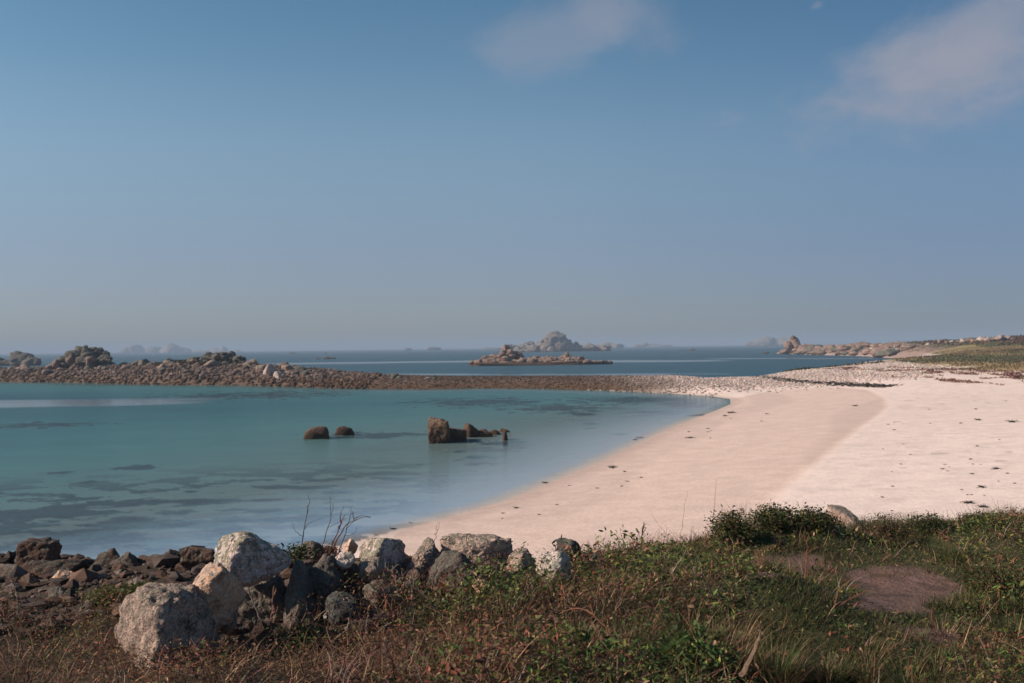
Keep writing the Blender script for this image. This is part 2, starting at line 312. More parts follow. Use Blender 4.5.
# ------------------------------------------------------------------ setting: ground
def smooth_lerp(c, col, w):
    return c * (1 - w[:, None]) + np.array(col)[None, :] * w[:, None]
a_f = np.radians(np.linspace(-31, 31, 900)); a_c = np.radians(np.linspace(31, 329, 150))[1:-1]
ANG = np.concatenate([a_f, a_c])
RAD = np.concatenate([np.linspace(.3, 3, 10)[:-1], np.exp(np.linspace(math.log(3), math.log(1100), 560))])
gx, gy = polar(RAD, ANG)
gz, gsd, gbay, gm, gdamp, gddp = height(gx, gy)
PX, PY = proj(gx, gy, gz)
col = np.tile(np.array([.76, .62, .54]), (len(gx), 1))             # dry pale pink sand
nlow = fbm(gx, gy, sc=.05, oct=4, s=1); nmid = fbm(gx, gy, sc=.5, oct=4, s=3); nhi = fbm(gx, gy, sc=2.2, oct=3, s=8)
col *= (1 + .05 * nlow + .03 * nmid)[:, None]
dampw = np.where(gdamp, sst(0, .8, gddp), 0)
col = smooth_lerp(col, (.665, .505, .42), dampw * .9)
# soft bands of older tide lines on the smooth sand
band = sst(.25, .7, np.sin(gsd * .55 + 2.2 * fbm(gx, gy, sc=.03, oct=2, s=6))) * .10
col *= (1 - band * dampw)[:, None]
col *= (1 - .10 * sst(.15, .5, fbm(gx, gy, sc=1.4, oct=4, s=201)) * (gsd > 3) * (~gdamp) - .05 * sst(.2, .6, fbm(gx, gy, sc=.35, oct=4, s=203)))[:, None]
wet = 1 - sst(0.0, 2.0, gsd + .5 * nmid); col = smooth_lerp(col, (.36, .27, .23), wet * .5 * (gsd > 0))
# sparse fine litter on the dry sand
lit = sst(.42, .6, fbm(gx * .5, gy * 1.0, sc=1.6, oct=3, s=31)) * sst(.0, .4, fbm(gx, gy, sc=.09, oct=2, s=33) + .15 * (gx > 12)) * (~gdamp) * (gsd > 3)
col = smooth_lerp(col, (.30, .20, .16), lit * .55)
# seabed
sea = gsd <= 0
col[sea] = np.array([.47, .40, .34]) * (1 + .05 * nmid[sea])[:, None]
def weedmask(X_, Y_):
    wd = np.zeros(len(X_)); n_ = 1.3 * fbm(X_ * .8, Y_ * 1.0, sc=1.0, oct=5, s=21) + .7 * fbm(X_ * .9, Y_, sc=3.0, oct=3, s=22)
    for (a_, b_, hw, hh) in WEED:
        c = ground(a_, b_, 0); sx = hw * c.y / F; sy = abs(ground(a_, b_ - hh, 0).y - ground(a_, b_ + hh, 0).y) / 2
        q = np.hypot((X_ - c.x) / sx, (Y_ - c.y) / sy); wd = np.maximum(wd, (1 - sst(.55, 1.0, q + n_ * min(1, hh / 3))))
    return np.maximum(wd, sst(.06, .13, fbm(X_ * .6, Y_ * .9, sc=.95, oct=5, s=23)) * 1.0 * (1 - sst(44, 60, Y_ - .3 * X_)) * (1 - sst(-6, -2, X_)))
wd = weedmask(gx, gy)
col = smooth_lerp(col, (.05, .05, .04), wd * .95 * sea * gbay)
nearrim = sea & (gsd > -1.8) & (gx < 10) & (gy > 115)
col[nearrim] = (.10, .07, .045)
# shingle bar and upper shingle
barw = sst(100, 116, gy + .0 * gx) * (gsd > 0)
shing = sst(121, 133, gy + .35 * nmid * 6 - .12 * np.maximum(gx - 30, 0)) * (gsd > 0)
shc = np.array([.50, .40, .345])[None, :] * (1 + .28 * fbm(gx, gy, sc=1.3, oct=3, s=41)[:, None])
brown = 1 - sst(10, 32, gx + 6 * nmid)
shc = smooth_lerp(shc, (.09, .056, .036), brown * .9)
ked = (1 - sst(.3, 1.0, gz + .25 * nmid)) * (gx < 22); shc = smooth_lerp(shc, (.11, .06, .028), np.clip(ked, 0, 1) * .8)
shw = np.clip(shing, 0, 1)[:, None]; col = np.where(sea[:, None], col, col * (1 - shw) + shc * shw)
# left boulder bar ground, turf on top
lb = (gx < -28) & (gy > 130) & (gsd > 0)
col[lb] = np.array([.12, .085, .065]) * (1 + .3 * nhi[lb])[:, None]
turf = lb & (gz > 3.7); col[turf] = np.array([.06, .065, .03]) * (1 + .3 * nhi[turf])[:, None]
# upland at the right: turf, bleached grass, heather
up = (gsd > 4) & (gx > 40) & (gy > 95)
ul = sst(2.05, 2.35, gz + .22 * nmid + .15 * nlow)
veg1 = np.tile(np.array([.30, .23, .10]), (len(gx), 1)); veg1 = smooth_lerp(veg1, (.075, .085, .032), sst(-.1, .25, fbm(gx * 1.0, gy * .25, sc=.07, oct=4, s=51)))
veg1 = smooth_lerp(veg1, (.075, .085, .035), sst(3.4, 3.9, gz + .4 * nmid) * (gx < 135))
veg1 = smooth_lerp(veg1, (.09, .035, .03), sst(5.8, 6.8, gz + .6 * nlow) * (gx > 120))
veg1 = smooth_lerp(veg1, (.36, .25, .20), sst(.28, .4, fbm(gx, gy * .4, sc=.05, oct=4, s=55)) * sst(3.0, 3.6, gz) * .35)
REDZ = [[g2(a_, b_, 1.9) for a_, b_ in P_] for P_ in [[(800, 371.5), (838, 369.5), (870, 371), (905, 373), (960, 376), (1050, 380), (1050, 375), (980, 372), (915, 369.5), (868, 366.5), (835, 367.5)], [(880, 377.5), (935, 378), (1000, 380.5), (1060, 383.5), (1060, 380), (1000, 377.5), (940, 375.6), (890, 375)]]]
def redzone(x, y):
    r_ = np.zeros(np.shape(x)); wx_ = x + 3 * fbm(x, y, sc=.2, oct=3, s=61); wy_ = y + 7 * fbm(x, y, sc=.13, oct=3, s=62)
    for P_ in REDZ: r_ = np.maximum(r_, inside(wx_, wy_, P_) * 1.0)
    return r_ * sst(-.05, .10, fbm(x * .8, y * .35, sc=.55, oct=4, s=63))
w = (up * ul)[:, None]; col = col * (1 - w) + veg1 * w
redp = redzone(gx, gy)
col = smooth_lerp(col, (.24, .12, .095), redp * .8)
rk = (gsd > 0) & (gy > 350) & (gz < 5.0); rw = rk * (1 - sst(3.2, 5.0, gz + .5 * nmid)); col = smooth_lerp(col, (.30, .20, .16), rw * .85)
# the bank we stand on
PATH = [[(838, 577), (870, 572), (940, 574), (962, 583), (950, 598), (930, 612), (880, 617), (850, 608), (862, 595)], [(725, 556), (760, 553), (800, 557), (838, 562), (836, 570), (790, 570), (760, 576), (735, 572)], [(895, 630), (950, 628), (965, 638), (930, 642)]]
def pathmask(px, py):
    r = np.zeros(np.shape(px))
    for P_ in PATH:
        i = inside(px, py, P_); d = dist(px, py, P_, True) * np.where(i, 1, -1); r = np.maximum(r, sst(-3, 4, d))
    return r
pm = pathmask(PX + 34 * nmid + 26 * nhi, PY + 11 * nhi + 6 * nmid) * (gm > .5) * (gy > 4)
bk = np.tile(np.array([.055, .038, .025]), (len(gx), 1)) * (1 + .3 * nhi)[:, None]
bk = smooth_lerp(bk, (.05, .06, .022), sst(600, 700, PX) * .8)
bk = smooth_lerp(bk, (.165, .10, .078), pm)
bk = smooth_lerp(bk, (.07, .045, .038), pm * sst(.0, .5, fbm(gx, gy, sc=6, oct=3, s=71)) * .8)
w = sst(.15, .6, gm)[:, None]; col = col * (1 - w) + bk * w
rough = .12 + .0 * gx; rough = np.where(gdamp & (gm < .2), .05, rough); rough = np.maximum(rough, shing * .5 * (gsd > 0)); rough = np.maximum(rough, np.where(gm > .4, .6, 0)); rough[sea] = .05
o = grid_mesh('ground', gx, gy, gz, len(RAD), len(ANG), True, M_GROUND, {'Col': np.clip(col, .005, .9), 'rough': rough})
o['kind'] = 'structure'

# ------------------------------------------------------------------ setting: sea
RW = np.concatenate([[16, 20], np.exp(np.linspace(math.log(22), math.log(700), 520)), np.exp(np.linspace(math.log(730), math.log(9000), 60))])
wx, wy = polar(RW, ANG)
_, wsd, wbay, _, _, _ = height(wx, wy)
dep = np.where(wsd < 0, np.where(wbay, np.minimum(.05 * -wsd, 2.3), np.minimum(.14 * -wsd + .2, 60)), 0)
wn = fbm(wx * .35, wy, sc=.06, oct=4, s=81)
dep = dep * (1 + .12 * wn)
far_in = wbay * sst(70, 140, wy - .12 * wx)
dep = dep + far_in * 1.1
T = np.exp(-dep[:, None] * np.array([3.4, 2.3, 2.2])[None, :]) * .97
DS = [0, .12, .35, .8, 1.4, 2.3, 3.4]; DC = np.array([(.34, .28, .25), (.19, .215, .21), (.125, .19, .19), (.085, .17, .17), (.056, .152, .160), (.038, .124, .138), (.020, .074, .098)])
S = np.column_stack([np.interp(dep, DS, DC[:, q_]) for q_ in range(3)])
ww = weedmask(wx, wy) * wbay * sst(.02, .25, dep)
S = S * (1 - .8 * ww[:, None]) + np.array([.022, .032, .042])[None] * (.8 * ww[:, None])
S = S * (1 + .10 * fbm(wx * .5, wy, sc=.25, oct=4, s=301) + .07 * fbm(wx * .6, wy, sc=1.3, oct=3, s=303))[:, None] * (1 - T)
outer = (~wbay) & (wsd < 0)
S[outer] = np.array([.030, .080, .110]) * (1 + .12 * wn[outer])[:, None]
T[outer] *= .15
rip = np.where(wbay, .34 + .10 * wn, .55 + .1 * wn)
rip *= np.where(wbay, .35 + .65 * sst(0, 14, -wsd), 1)
# smooth slicks that mirror the low sky
def slick(px0, px1, py, hh, a=1.0, tilt=0.0, seed=0):
    c0 = ground(px0, py, 0); c1 = ground(px1, py + tilt, 0)
    L = [(c0.x, c0.y), (c1.x, c1.y)]
    sy = abs(ground(px0, py - hh, 0).y - ground(px0, py + hh, 0).y) / 2
    d = dist(wx, wy, L) / sy
    return a * (1 - sst(.35, 1.1, d + .5 * fbm(wx * .25, wy, sc=3.0 / sy, oct=4, s=91 + seed)))
sk = np.zeros(len(wx))
for args in [(-80, 120, 403.5, 4.6, .72, -1, 1), (60, 200, 400.5, 2.0, .5, -1.2, 2), (330, 470, 363.0, 1.6, .9, -1.6, 3), (250, 360, 364.2, .8, .7, -.5, 4), (590, 665, 361.2, 1.4, .9, 0, 5), (400, 640, 374.6, 1.2, .8, -.3, 6), (600, 720, 374.3, .7, .7, -.5, 7), (740, 860, 358.5, .8, .8, 0, 8)]:
    sk = np.maximum(sk, slick(*args))
rip = rip * (1 - sk) + .02 * sk
wz = np.zeros(len(wx))
o = grid_mesh('sea', wx, wy, wz, len(RW), len(ANG), True, M_WATER, {'tint': T, 'body': S, 'ripple': np.clip(rip, .01, 1), 'film': np.where(wbay | (wsd > -1), .15 + .85 * sst(0, 1.4, -wsd), 1)})
o['kind'] = 'structure'

# ------------------------------------------------------------------ haze
def haze():
    me = bpy.data.meshes.new('haze'); bm = bmesh.new(); bmesh.ops.create_cube(bm, size=1)
    for v in bm.verts: v.co = Vector((v.co.x * 19600, v.co.y * 19600, 0 if False else (-64 if v.co.z < 0 else 46)))
    bm.to_mesh(me); bm.free()
    m, nt = newmat('haze_air'); p = N(nt, 'ShaderNodeVolumePrincipled'); p.inputs['Color'].default_value = (.48, .625, .80, 1); p.inputs['Density'].default_value = HAZE; p.inputs['Anisotropy'].default_value = .0
    o_ = N(nt, 'ShaderNodeOutputMaterial'); lk(nt, p.outputs[0], o_.inputs['Volume']); me.materials.append(m)
    o = bpy.data.objects.new('haze', me); COL.objects.link(o); o['kind'] = 'stuff'; o['label'] = 'thin blue sea haze over the whole bay'; o['category'] = 'haze'
HAZE = 0.00036
haze()

# ------------------------------------------------------------------ rocks
_ico = {}
def ico(sub):
    if sub not in _ico:
        bm = bmesh.new(); bmesh.ops.create_icosphere(bm, subdivisions=sub, radius=1)
        _ico[sub] = (np.array([v.co[:] for v in bm.verts]), np.array([[v.index for v in f.verts] for f in bm.faces])); bm.free()
    return _ico[sub]
def _terr(n, k=5.0):
    t = n * k; f = np.floor(t); u = t - f; return (f + sst(.3, .7, u)) / k
def rock_shape(seed, dims, sub=5, k=12, p=14, amp=.06, nsc=1.6, jit=.36, planes=(), cracks=0.0, fine=.25):
    r = np.random.default_rng(seed)
    d, f = ico(sub)
    i = np.arange(k) + .5; ph = np.arccos(1 - 2 * i / k); th = math.pi * (1 + 5 ** .5) * i
    n = np.column_stack([np.cos(th) * np.sin(ph), np.sin(th) * np.sin(ph), np.cos(ph)])
    A = r.normal(size=(3, 3)); Q, _ = np.linalg.qr(A); n = n @ Q.T + r.normal(size=(k, 3)) * .25; n /= np.linalg.norm(n, axis=1)[:, None]
    ds = 1 - jit * r.random(k)
    for (nx, ny, nz, dd) in planes:
        v = np.array([nx, ny, nz], float); v /= np.linalg.norm(v); n = np.vstack([n, v]); ds = np.append(ds, dd)
    t = np.maximum(d @ n.T, 0) / ds[None, :]
    rad = (t ** p).sum(1) ** (-1 / p)
    v = d * rad[:, None]
    v = (v - (v.max(0) + v.min(0)) / 2) / (v.max(0) - v.min(0)) * 2
    o = seed * 3.17
    nn = fbm(v[:, 0] + o, v[:, 1] + o, v[:, 2], sc=nsc, oct=3, s=seed) * amp
    nf = fbm(v[:, 0] + o, v[:, 1], v[:, 2] + o, sc=nsc * 5, oct=3, s=seed + 5) * amp * fine
    if sub >= 5: nf = nf + .16 * _terr(fbm(v[:, 0] * 1.1 + o, v[:, 1] + o, v[:, 2] * 1.5, sc=1.9, oct=3, s=seed + 3)) + .02 * fbm(v[:, 0], v[:, 1] + o, v[:, 2], sc=14, oct=3, s=seed + 4)
    if cracks:
        rid = 1 - np.abs(fbm(v[:, 0] * .8, v[:, 1] * .8, v[:, 2] * 1.2 + o, sc=nsc * 1.1, oct=2, s=seed + 9)) * 6
        nf = nf - cracks * np.clip(rid, 0, 1) ** 2
    v = v * (1 + nn + nf)[:, None]
    v = (v - (v.max(0) + v.min(0)) / 2) / (v.max(0) - v.min(0)) * 2
    return v * (np.array(dims) / 2)[None, :], f
def mesh_of(name, v, f, mat, smooth=True, attrs=None):
    me = bpy.data.meshes.new(name); me.vertices.add(len(v)); me.vertices.foreach_set("co", np.asarray(v, np.float32).ravel()); set_faces(me, np.asarray(f))
    me.polygons.foreach_set("use_smooth", np.full(len(f), smooth)); 
    for k_, a_ in (attrs or {}).items(): put_attr(me, k_, a_)
    me.materials.append(mat); me.update(); return me
def tag(o, label, cat, group=None, kind=None):
    if label: o['label'] = label
    if cat: o['category'] = cat
    if group: o['group'] = group
    if kind: o['kind'] = kind
    return o
def put(name, me, loc, rz=0, tilt=(0, 0)):
    o = bpy.data.objects.new(name, me); COL.objects.link(o); o.location = loc; o.rotation_euler = (tilt[0], tilt[1], rz); return o

_seed = [100]
_dd = np.exp(np.linspace(math.log(4), math.log(700), 1500))
def hit(px, py):
    d = ray(px, py); D = _dd; x = d.x / d.y * D; zr_ = CAMZ + d.z / d.y * D; z, *_ = height(x, D)
    k = np.where(zr_ <= z)[0]; k = k[0] if len(k) else len(D) - 1
    return Vector((x[k], D[k], z[k]))
def boulder(name, box, D, mat, label, cat='boulder', group=None, depth=.85, sub=5, seed=None, sink=.08, zmul=1.0, **kw):
    x0, y0, x1, y1 = box; _seed[0] += 1; s = seed or _seed[0]
    w = (x1 - x0) * D / F; h = (y1 - y0) * D / F * (1 + sink)
    if D < 12: kw = {'fine': .75, **kw}; kw['amp'] = kw.get('amp', .07) * 1.5; kw['nsc'] = 1.3; kw['jit'] = max(kw.get('jit', .4), .4); kw['cracks'] = max(kw.get('cracks', 0), .03)
    v, f = rock_shape(s, (w, max(w, h) * depth, h), sub=sub, **kw)
    me = mesh_of(name, v, f, M[mat]); c = at((x0 + x1) / 2, (y0 + y1) / 2, D); c.z -= h * sink / 2
    return tag(put(name, me, c), label, cat, group)

WALL = 'granite boulders lying along the edge of the bank'
lit = (-.62, -.55, .35, .72)
boulder('boulder', (114, 585, 211, 680), 6.2, 'rough', 'rough mottled granite boulder, lowest and nearest of the pale trio left in the row', group=WALL, sub=6, seed=11, k=11, p=10, amp=.07, cracks=.05, depth=.8, planes=[(.85, -.5, .1, .62), (-.5, -.8, .25, .72), (-.35, -.1, .9, .8)], fine=.7)
boulder('boulder', (184, 562, 246, 624), 6.5, 'peach', 'smooth peach granite boulder wedged between the rough low boulder and the white topped one', group=WALL, sub=6, seed=12, k=10, p=9, amp=.04, depth=.8, planes=[(.75, -.65, -.1, .55), (-.4, -.3, .85, .7)])
boulder('boulder', (213, 531, 290, 586), 7.0, 'lichen', 'whitish boulder with grey green lichen cap, highest of the pale boulders', group=WALL, sub=6, seed=14, k=10, p=10, amp=.04, depth=.95, planes=[(.62, -.78, -.05, .55), (-.75, -.6, .15, .75), (0, 0, 1, .8), (.5, .1, .8, .72)], fine=.6)
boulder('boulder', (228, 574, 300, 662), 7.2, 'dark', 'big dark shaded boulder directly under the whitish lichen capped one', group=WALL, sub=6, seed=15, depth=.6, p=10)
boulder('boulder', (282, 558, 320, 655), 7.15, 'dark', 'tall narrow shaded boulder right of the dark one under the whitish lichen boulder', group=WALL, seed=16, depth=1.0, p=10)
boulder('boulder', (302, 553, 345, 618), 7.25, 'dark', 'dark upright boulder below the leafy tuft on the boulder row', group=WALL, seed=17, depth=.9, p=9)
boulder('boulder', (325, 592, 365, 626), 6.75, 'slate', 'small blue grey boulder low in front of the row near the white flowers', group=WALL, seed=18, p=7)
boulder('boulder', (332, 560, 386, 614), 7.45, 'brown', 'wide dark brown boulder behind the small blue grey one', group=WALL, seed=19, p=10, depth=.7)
boulder('boulder', (331, 552, 356, 569), 7.3, 'pale', 'small pale rounded stone resting on the wide dark brown boulder', cat='stone', group=WALL, seed=20, p=6)
boulder('boulder', (344, 538, 358, 555), 8.3, 'peach', 'small pinkish brown stone standing behind the pale rounded stone', cat='stone', group=WALL, seed=21)
boulder('boulder', (357, 536, 405, 573), 7.9, 'lichen', 'pointed boulder with a pale sloping left face and black right face', group=WALL, sub=6, seed=22, k=9, p=16, planes=[(.75, -.65, .1, .5), (-.6, -.35, .6, .6)], amp=.03)
boulder('boulder', (355, 558, 390, 586), 7.35, 'rough', 'low grey pink boulder just below the pointed boulder with the black right face', group=WALL, seed=23, planes=[(-.4, -.3, .8, .7)])
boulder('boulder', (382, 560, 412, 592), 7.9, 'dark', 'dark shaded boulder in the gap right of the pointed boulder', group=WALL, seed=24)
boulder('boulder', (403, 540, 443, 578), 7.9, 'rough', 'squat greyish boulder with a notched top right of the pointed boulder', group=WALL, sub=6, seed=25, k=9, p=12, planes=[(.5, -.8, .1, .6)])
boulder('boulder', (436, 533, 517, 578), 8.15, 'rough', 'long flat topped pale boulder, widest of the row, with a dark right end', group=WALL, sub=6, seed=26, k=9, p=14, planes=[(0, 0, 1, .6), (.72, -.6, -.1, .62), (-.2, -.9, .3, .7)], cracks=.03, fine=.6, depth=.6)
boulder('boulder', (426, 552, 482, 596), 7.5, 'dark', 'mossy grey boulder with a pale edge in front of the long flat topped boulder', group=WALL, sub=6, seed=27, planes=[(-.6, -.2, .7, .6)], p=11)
boulder('boulder', (501, 551, 540, 586), 7.9, 'rough', 'angular boulder right of the long flat topped boulder, dark on its right side', group=WALL, seed=28, k=9, p=14, planes=[(.7, -.6, .2, .5), (-.7, -.3, .5, .6)])
boulder('boulder', (535, 550, 573, 590), 7.65, 'pale', 'round beige boulder half hidden behind dry yellow grass', group=WALL, seed=29, p=6)
boulder('boulder', (556, 538, 581, 560), 8.3, 'slate', 'small blue black rock poking up among red stems right of the row', group=WALL, seed=30, p=12)
boulder('boulder', (583, 550, 604, 564), 8.5, 'slate', 'little flat dark rock in the leaves right of the blue black rock', cat='stone', group=WALL, seed=31)
boulder('boulder', (472, 578, 488, 592), 7.3, 'peach', 'small pinkish stone in the dry stems below the long flat boulder', cat='stone', group=WALL, seed=32)
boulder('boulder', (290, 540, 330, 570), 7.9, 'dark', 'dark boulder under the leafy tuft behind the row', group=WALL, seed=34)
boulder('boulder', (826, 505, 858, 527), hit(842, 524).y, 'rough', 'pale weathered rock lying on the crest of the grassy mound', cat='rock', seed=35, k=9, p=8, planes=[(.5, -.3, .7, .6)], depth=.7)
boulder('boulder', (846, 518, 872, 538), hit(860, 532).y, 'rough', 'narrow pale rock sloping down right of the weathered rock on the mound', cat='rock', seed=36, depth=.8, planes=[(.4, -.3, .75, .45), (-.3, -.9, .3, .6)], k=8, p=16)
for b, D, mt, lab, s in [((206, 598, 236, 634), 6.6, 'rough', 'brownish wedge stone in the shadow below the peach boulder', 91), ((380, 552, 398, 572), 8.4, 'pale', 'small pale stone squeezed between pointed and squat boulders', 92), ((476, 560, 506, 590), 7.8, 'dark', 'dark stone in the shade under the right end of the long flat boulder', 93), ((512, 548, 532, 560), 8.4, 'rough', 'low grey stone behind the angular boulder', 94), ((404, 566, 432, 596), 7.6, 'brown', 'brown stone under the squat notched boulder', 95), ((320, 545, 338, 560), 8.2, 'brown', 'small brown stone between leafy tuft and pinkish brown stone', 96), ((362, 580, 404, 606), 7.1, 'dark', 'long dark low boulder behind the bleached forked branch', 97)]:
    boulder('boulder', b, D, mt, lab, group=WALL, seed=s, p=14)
LG = 'dark rocks on the shore left of the pale boulders'
L = [((23, 537, 58, 566), 10.4, 'brown', 'dark square block standing highest against the bay, at the far left', 41),
 ((-20, 560, 27, 592), 9.6, 'dark', 'black boulder cut by the left edge of the picture, left of the square block', 42),
 ((22, 558, 77, 588), 9.9, 'brown', 'wide brown slab right under the standing square block', 43),
 ((55, 569, 83, 590), 9.2, 'peach', 'orange brown tilted stone below the wide brown slab', 44),
 ((60, 559, 96, 578), 10.2, 'brown', 'low dark rock between the square block and the pair of rounded brown rocks', 45),
 ((92, 549, 122, 575), 10.3, 'brown', 'left rock of the rounded brown pair against the water', 46),
 ((114, 549, 145, 574), 10.1, 'dark', 'right rock of the rounded brown pair against the water', 47),
 ((80, 566, 112, 596), 9.2, 'dark', 'dark grey boulder below the rounded brown pair', 48),
 ((105, 568, 130, 592), 9.4, 'dark', 'dark boulder behind the yellow green bush', 49),
 ((12, 588, 68, 622), 8.5, 'brown', 'large sloping brown rock with a lit lower left edge', 50),
 ((46, 589, 78, 628), 8.1, 'dark', 'steep pointed grey rock right of the large sloping brown one', 51),
 ((74, 588, 91, 604), 8.6, 'peach', 'small bright pinkish stone beside the yellow green bush', 52),
 ((-15, 580, 33, 624), 8.9, 'dark', 'big black boulder at the left edge below the cut one', 53),
 ((58, 610, 84, 630), 7.8, 'dark', 'flat dark stone at the foot of the pointed grey rock', 54),
 ((26, 580, 60, 598), 9.2, 'brown', 'thin dark ledge between the brown slab and the sloping brown rock', 55),
 ((136, 554, 168, 576), 10.0, 'brown', 'reddish brown rock right of the rounded brown pair', 56),
 ((160, 549, 190, 576), 9.9, 'brown', 'sloping reddish rock behind the peach boulder', 57),
 ((186, 545, 216, 570), 9.4, 'brown', 'brown rock just left of the whitish lichen boulder', 58),
 ((84, 590, 112, 614), 8.3, 'dark', 'dark stone under the yellow green bush', 59)]
for b, D, mt, lab, s in L:
    ex = (b[2] - b[0]) * .09; b = (b[0] - ex, b[1], b[2] + ex, b[3] + 3)
    boulder('rock', b, D, mt, lab, cat='rock', group=LG, seed=s, planes=[(-1, 0, .1, .55), (1, 0, .15, .55), (.1, 0, 1, .6), (0, -1, .2, .5)] if s == 41 else (), sub=5, k=9, p=22, jit=.42, amp=.07, sink=.2, cracks=.03)

# rocks standing in the bay
_boulder0 = boulder
def seaD(px, py): return ground(px, py, 0).y
def bay_rock(name, box, D, mat, label, **kw):
    x0, y0, x1, y1 = box; D = seaD((x0 + x1) / 2, y1 - .6); h = y1 - y0
    return _boulder0(name, (x0, y0, x1, y1 + h * kw.pop('ext', .5)), D, mat, label, **{'depth': .8, **kw, 'sink': 0})

bay_rock('sea_rock', (303, 426, 329.5, 439), 66, 'weedy', 'larger round brown rock awash left of its smaller neighbour in the bay', cat='rock', seed=61, ext=.9, p=5, amp=.14, jit=.25, sub=4)
bay_rock('sea_rock', (335, 426, 354.5, 435.5), 67, 'weedy', 'smaller flat round rock awash right of the larger one in the bay', cat='rock', seed=62, ext=.9, p=5, amp=.16, jit=.3, sub=4)
bay_rock('sea_rock', (426.5, 417, 450, 443), 66, 'weedy', 'tall blocky rock stack standing in the bay', cat='rock', seed=63, ext=.3, p=20, k=6, amp=.06, sub=5, cracks=.07, planes=[(-1, -.1, 0, .62), (1, 0, 0, .62), (0, -1, 0, .65), (.2, 0, 1, .75)])
bay_rock('sea_rock', (447, 427, 468, 441), 67.5, 'weedy', 'low rugged rock touching the tall stack on its right', cat='rock', seed=64, ext=1.3, jit=.5, p=12, amp=.22, sub=4, cracks=.06)
bay_rock('sea_rock', (463, 423, 479, 437.5), 68, 'weedy', 'humped rock second from the tall stack', cat='rock', seed=165, ext=.45, jit=.5, p=10, amp=.12, sub=4)
bay_rock('sea_rock', (473, 429, 493, 437), 68, 'weedy', 'small brown rock at the tail of the stack', cat='rock', seed=66, ext=1.3, jit=.5, p=8, amp=.14, sub=4)
bay_rock('sea_rock', (487, 430, 502, 435), 70, 'weedy', 'thin rock just breaking the water past the tail of the stack', cat='rock', seed=67, ext=1.3, p=8, sub=3)
bay_rock('sea_rock', (498, 428.5, 512, 432.5), 72, 'weedy', 'farthest sliver of rock in the chain right of the stack', cat='rock', seed=69, ext=1.3, p=8, sub=3)
bay_rock('sea_rock', (502, 430, 508, 440.5), 66, 'weedy', 'tiny pointed rock standing alone right of the stack', cat='rock', seed=68, ext=1.3, p=8, sub=3)

def multi(name, pieces, mat, label, cat, group=None, sub=4, base=None, crag=0, rng=(.18, .42), **kw):
    """one fused rock mass: pieces = (x0,y0,x1,y1,D) boxes whose shapes run into one another"""
    V = []; Fs = []; n = 0; c0 = None
    rr = np.random.default_rng(len(pieces) + int(pieces[0][0])); pieces = list(pieces); P0 = list(pieces); wts = np.array([(b[2] - b[0]) * (b[3] - b[1]) for b in P0]) ** .8; wts /= wts.sum()
    for q in range(crag):
        b = P0[rr.choice(len(P0), p=wts)]; hw, hh = (b[2] - b[0]) / 2, (b[3] - b[1]) / 2; a = rr.uniform(-.15, math.pi + .15); t = rr.uniform(.45, .92); sz = rr.uniform(*rng) * min(hw, hh) * 2
        if hw > hh * 3: X = (b[0] + b[2]) / 2 + rr.uniform(-.9, .9) * hw; Y = (b[1] + b[3]) / 2 - hh * rr.uniform(.2, .9) * math.sqrt(max(0, 1 - ((X - (b[0] + b[2]) / 2) / hw) ** 2)); sz = rr.uniform(.3, .8) * hh * 2
        else: X = (b[0] + b[2]) / 2 + math.cos(a) * hw * t; Y = (b[1] + b[3]) / 2 - math.sin(a) * hh * t * .95
        dpt = (b[5] if len(b) > 5 else (b[2] - b[0]) * b[4] / F * .8) / 2; pieces.append((X - sz * .7, Y - sz * .5, X + sz * .7, Y + sz * .5, b[4] - dpt * math.sqrt(max(0, 1 - t * t)) * .8))
    for b in pieces:
        x0, y0, x1, y1, D = b[:5]; _seed[0] += 1
        w = (x1 - x0) * D / F; h = (y1 - y0) * D / F
        v, f = rock_shape(_seed[0], (w, max(w * .8, h * .6) if len(b) < 6 else b[5], h), sub=sub, **kw)
        c = at((x0 + x1) / 2, (y0 + y1) / 2, D)
        if c0 is None: c0 = Vector((c.x, c.y, 0))
        V.append(v + np.array([c.x - c0.x, c.y - c0.y, c.z])[None, :]); Fs.append(f + n); n += len(v)
    me = mesh_of(name, np.vstack(V), np.vstack(Fs), M[mat]); return tag(put(name, me, c0), label, cat, group)

# big outcrop on the causeway
rk = dict(k=13, p=12, amp=.09, nsc=2.0, cracks=.06, fine=.5)
multi('rock_outcrop', [(64, 349, 106, 376, 214), (72, 345.6, 100, 362, 215), (58, 355, 80, 378, 213), (84, 347, 106, 372, 214), (96, 356, 114, 378, 212), (66, 350, 84, 366, 212), (76, 356, 98, 378, 211), (50, 363, 70, 378, 211), (104, 361, 118, 378, 212), (84, 345, 88, 350, 214), (50, 361, 62, 372, 214)], 'shore_dark', 'high craggy dark outcrop at the left end of the causeway', 'rock outcrop', crag=60, **rk)
for b, D, lab in [((52, 359, 60, 368), 209, 'pink boulder on the left shoulder of the high dark outcrop'), ((66, 355, 74, 365), 208.5, 'rosy boulder on the front of the high dark outcrop'), ((85, 356, 96, 361), 207, 'flat pink slab on the front of the high dark outcrop'), ((86, 360, 91, 366), 207, 'small orange pink block under the flat slab of the outcrop'), ((105, 367, 111, 373), 206, 'pale block at the right foot of the high dark outcrop'), ((112, 364, 117, 371), 206, 'upright pale stone at the right foot of the high dark outcrop'), ((46, 364, 54, 370), 209, 'pale boulder left of the high dark outcrop'), ((20, 366, 30, 371), 214, 'pinkish boulder farthest left on the causeway crest')]:
    boulder('boulder', b, D, 'shore_pink', lab, cat='boulder', sub=3, p=9, amp=.06)
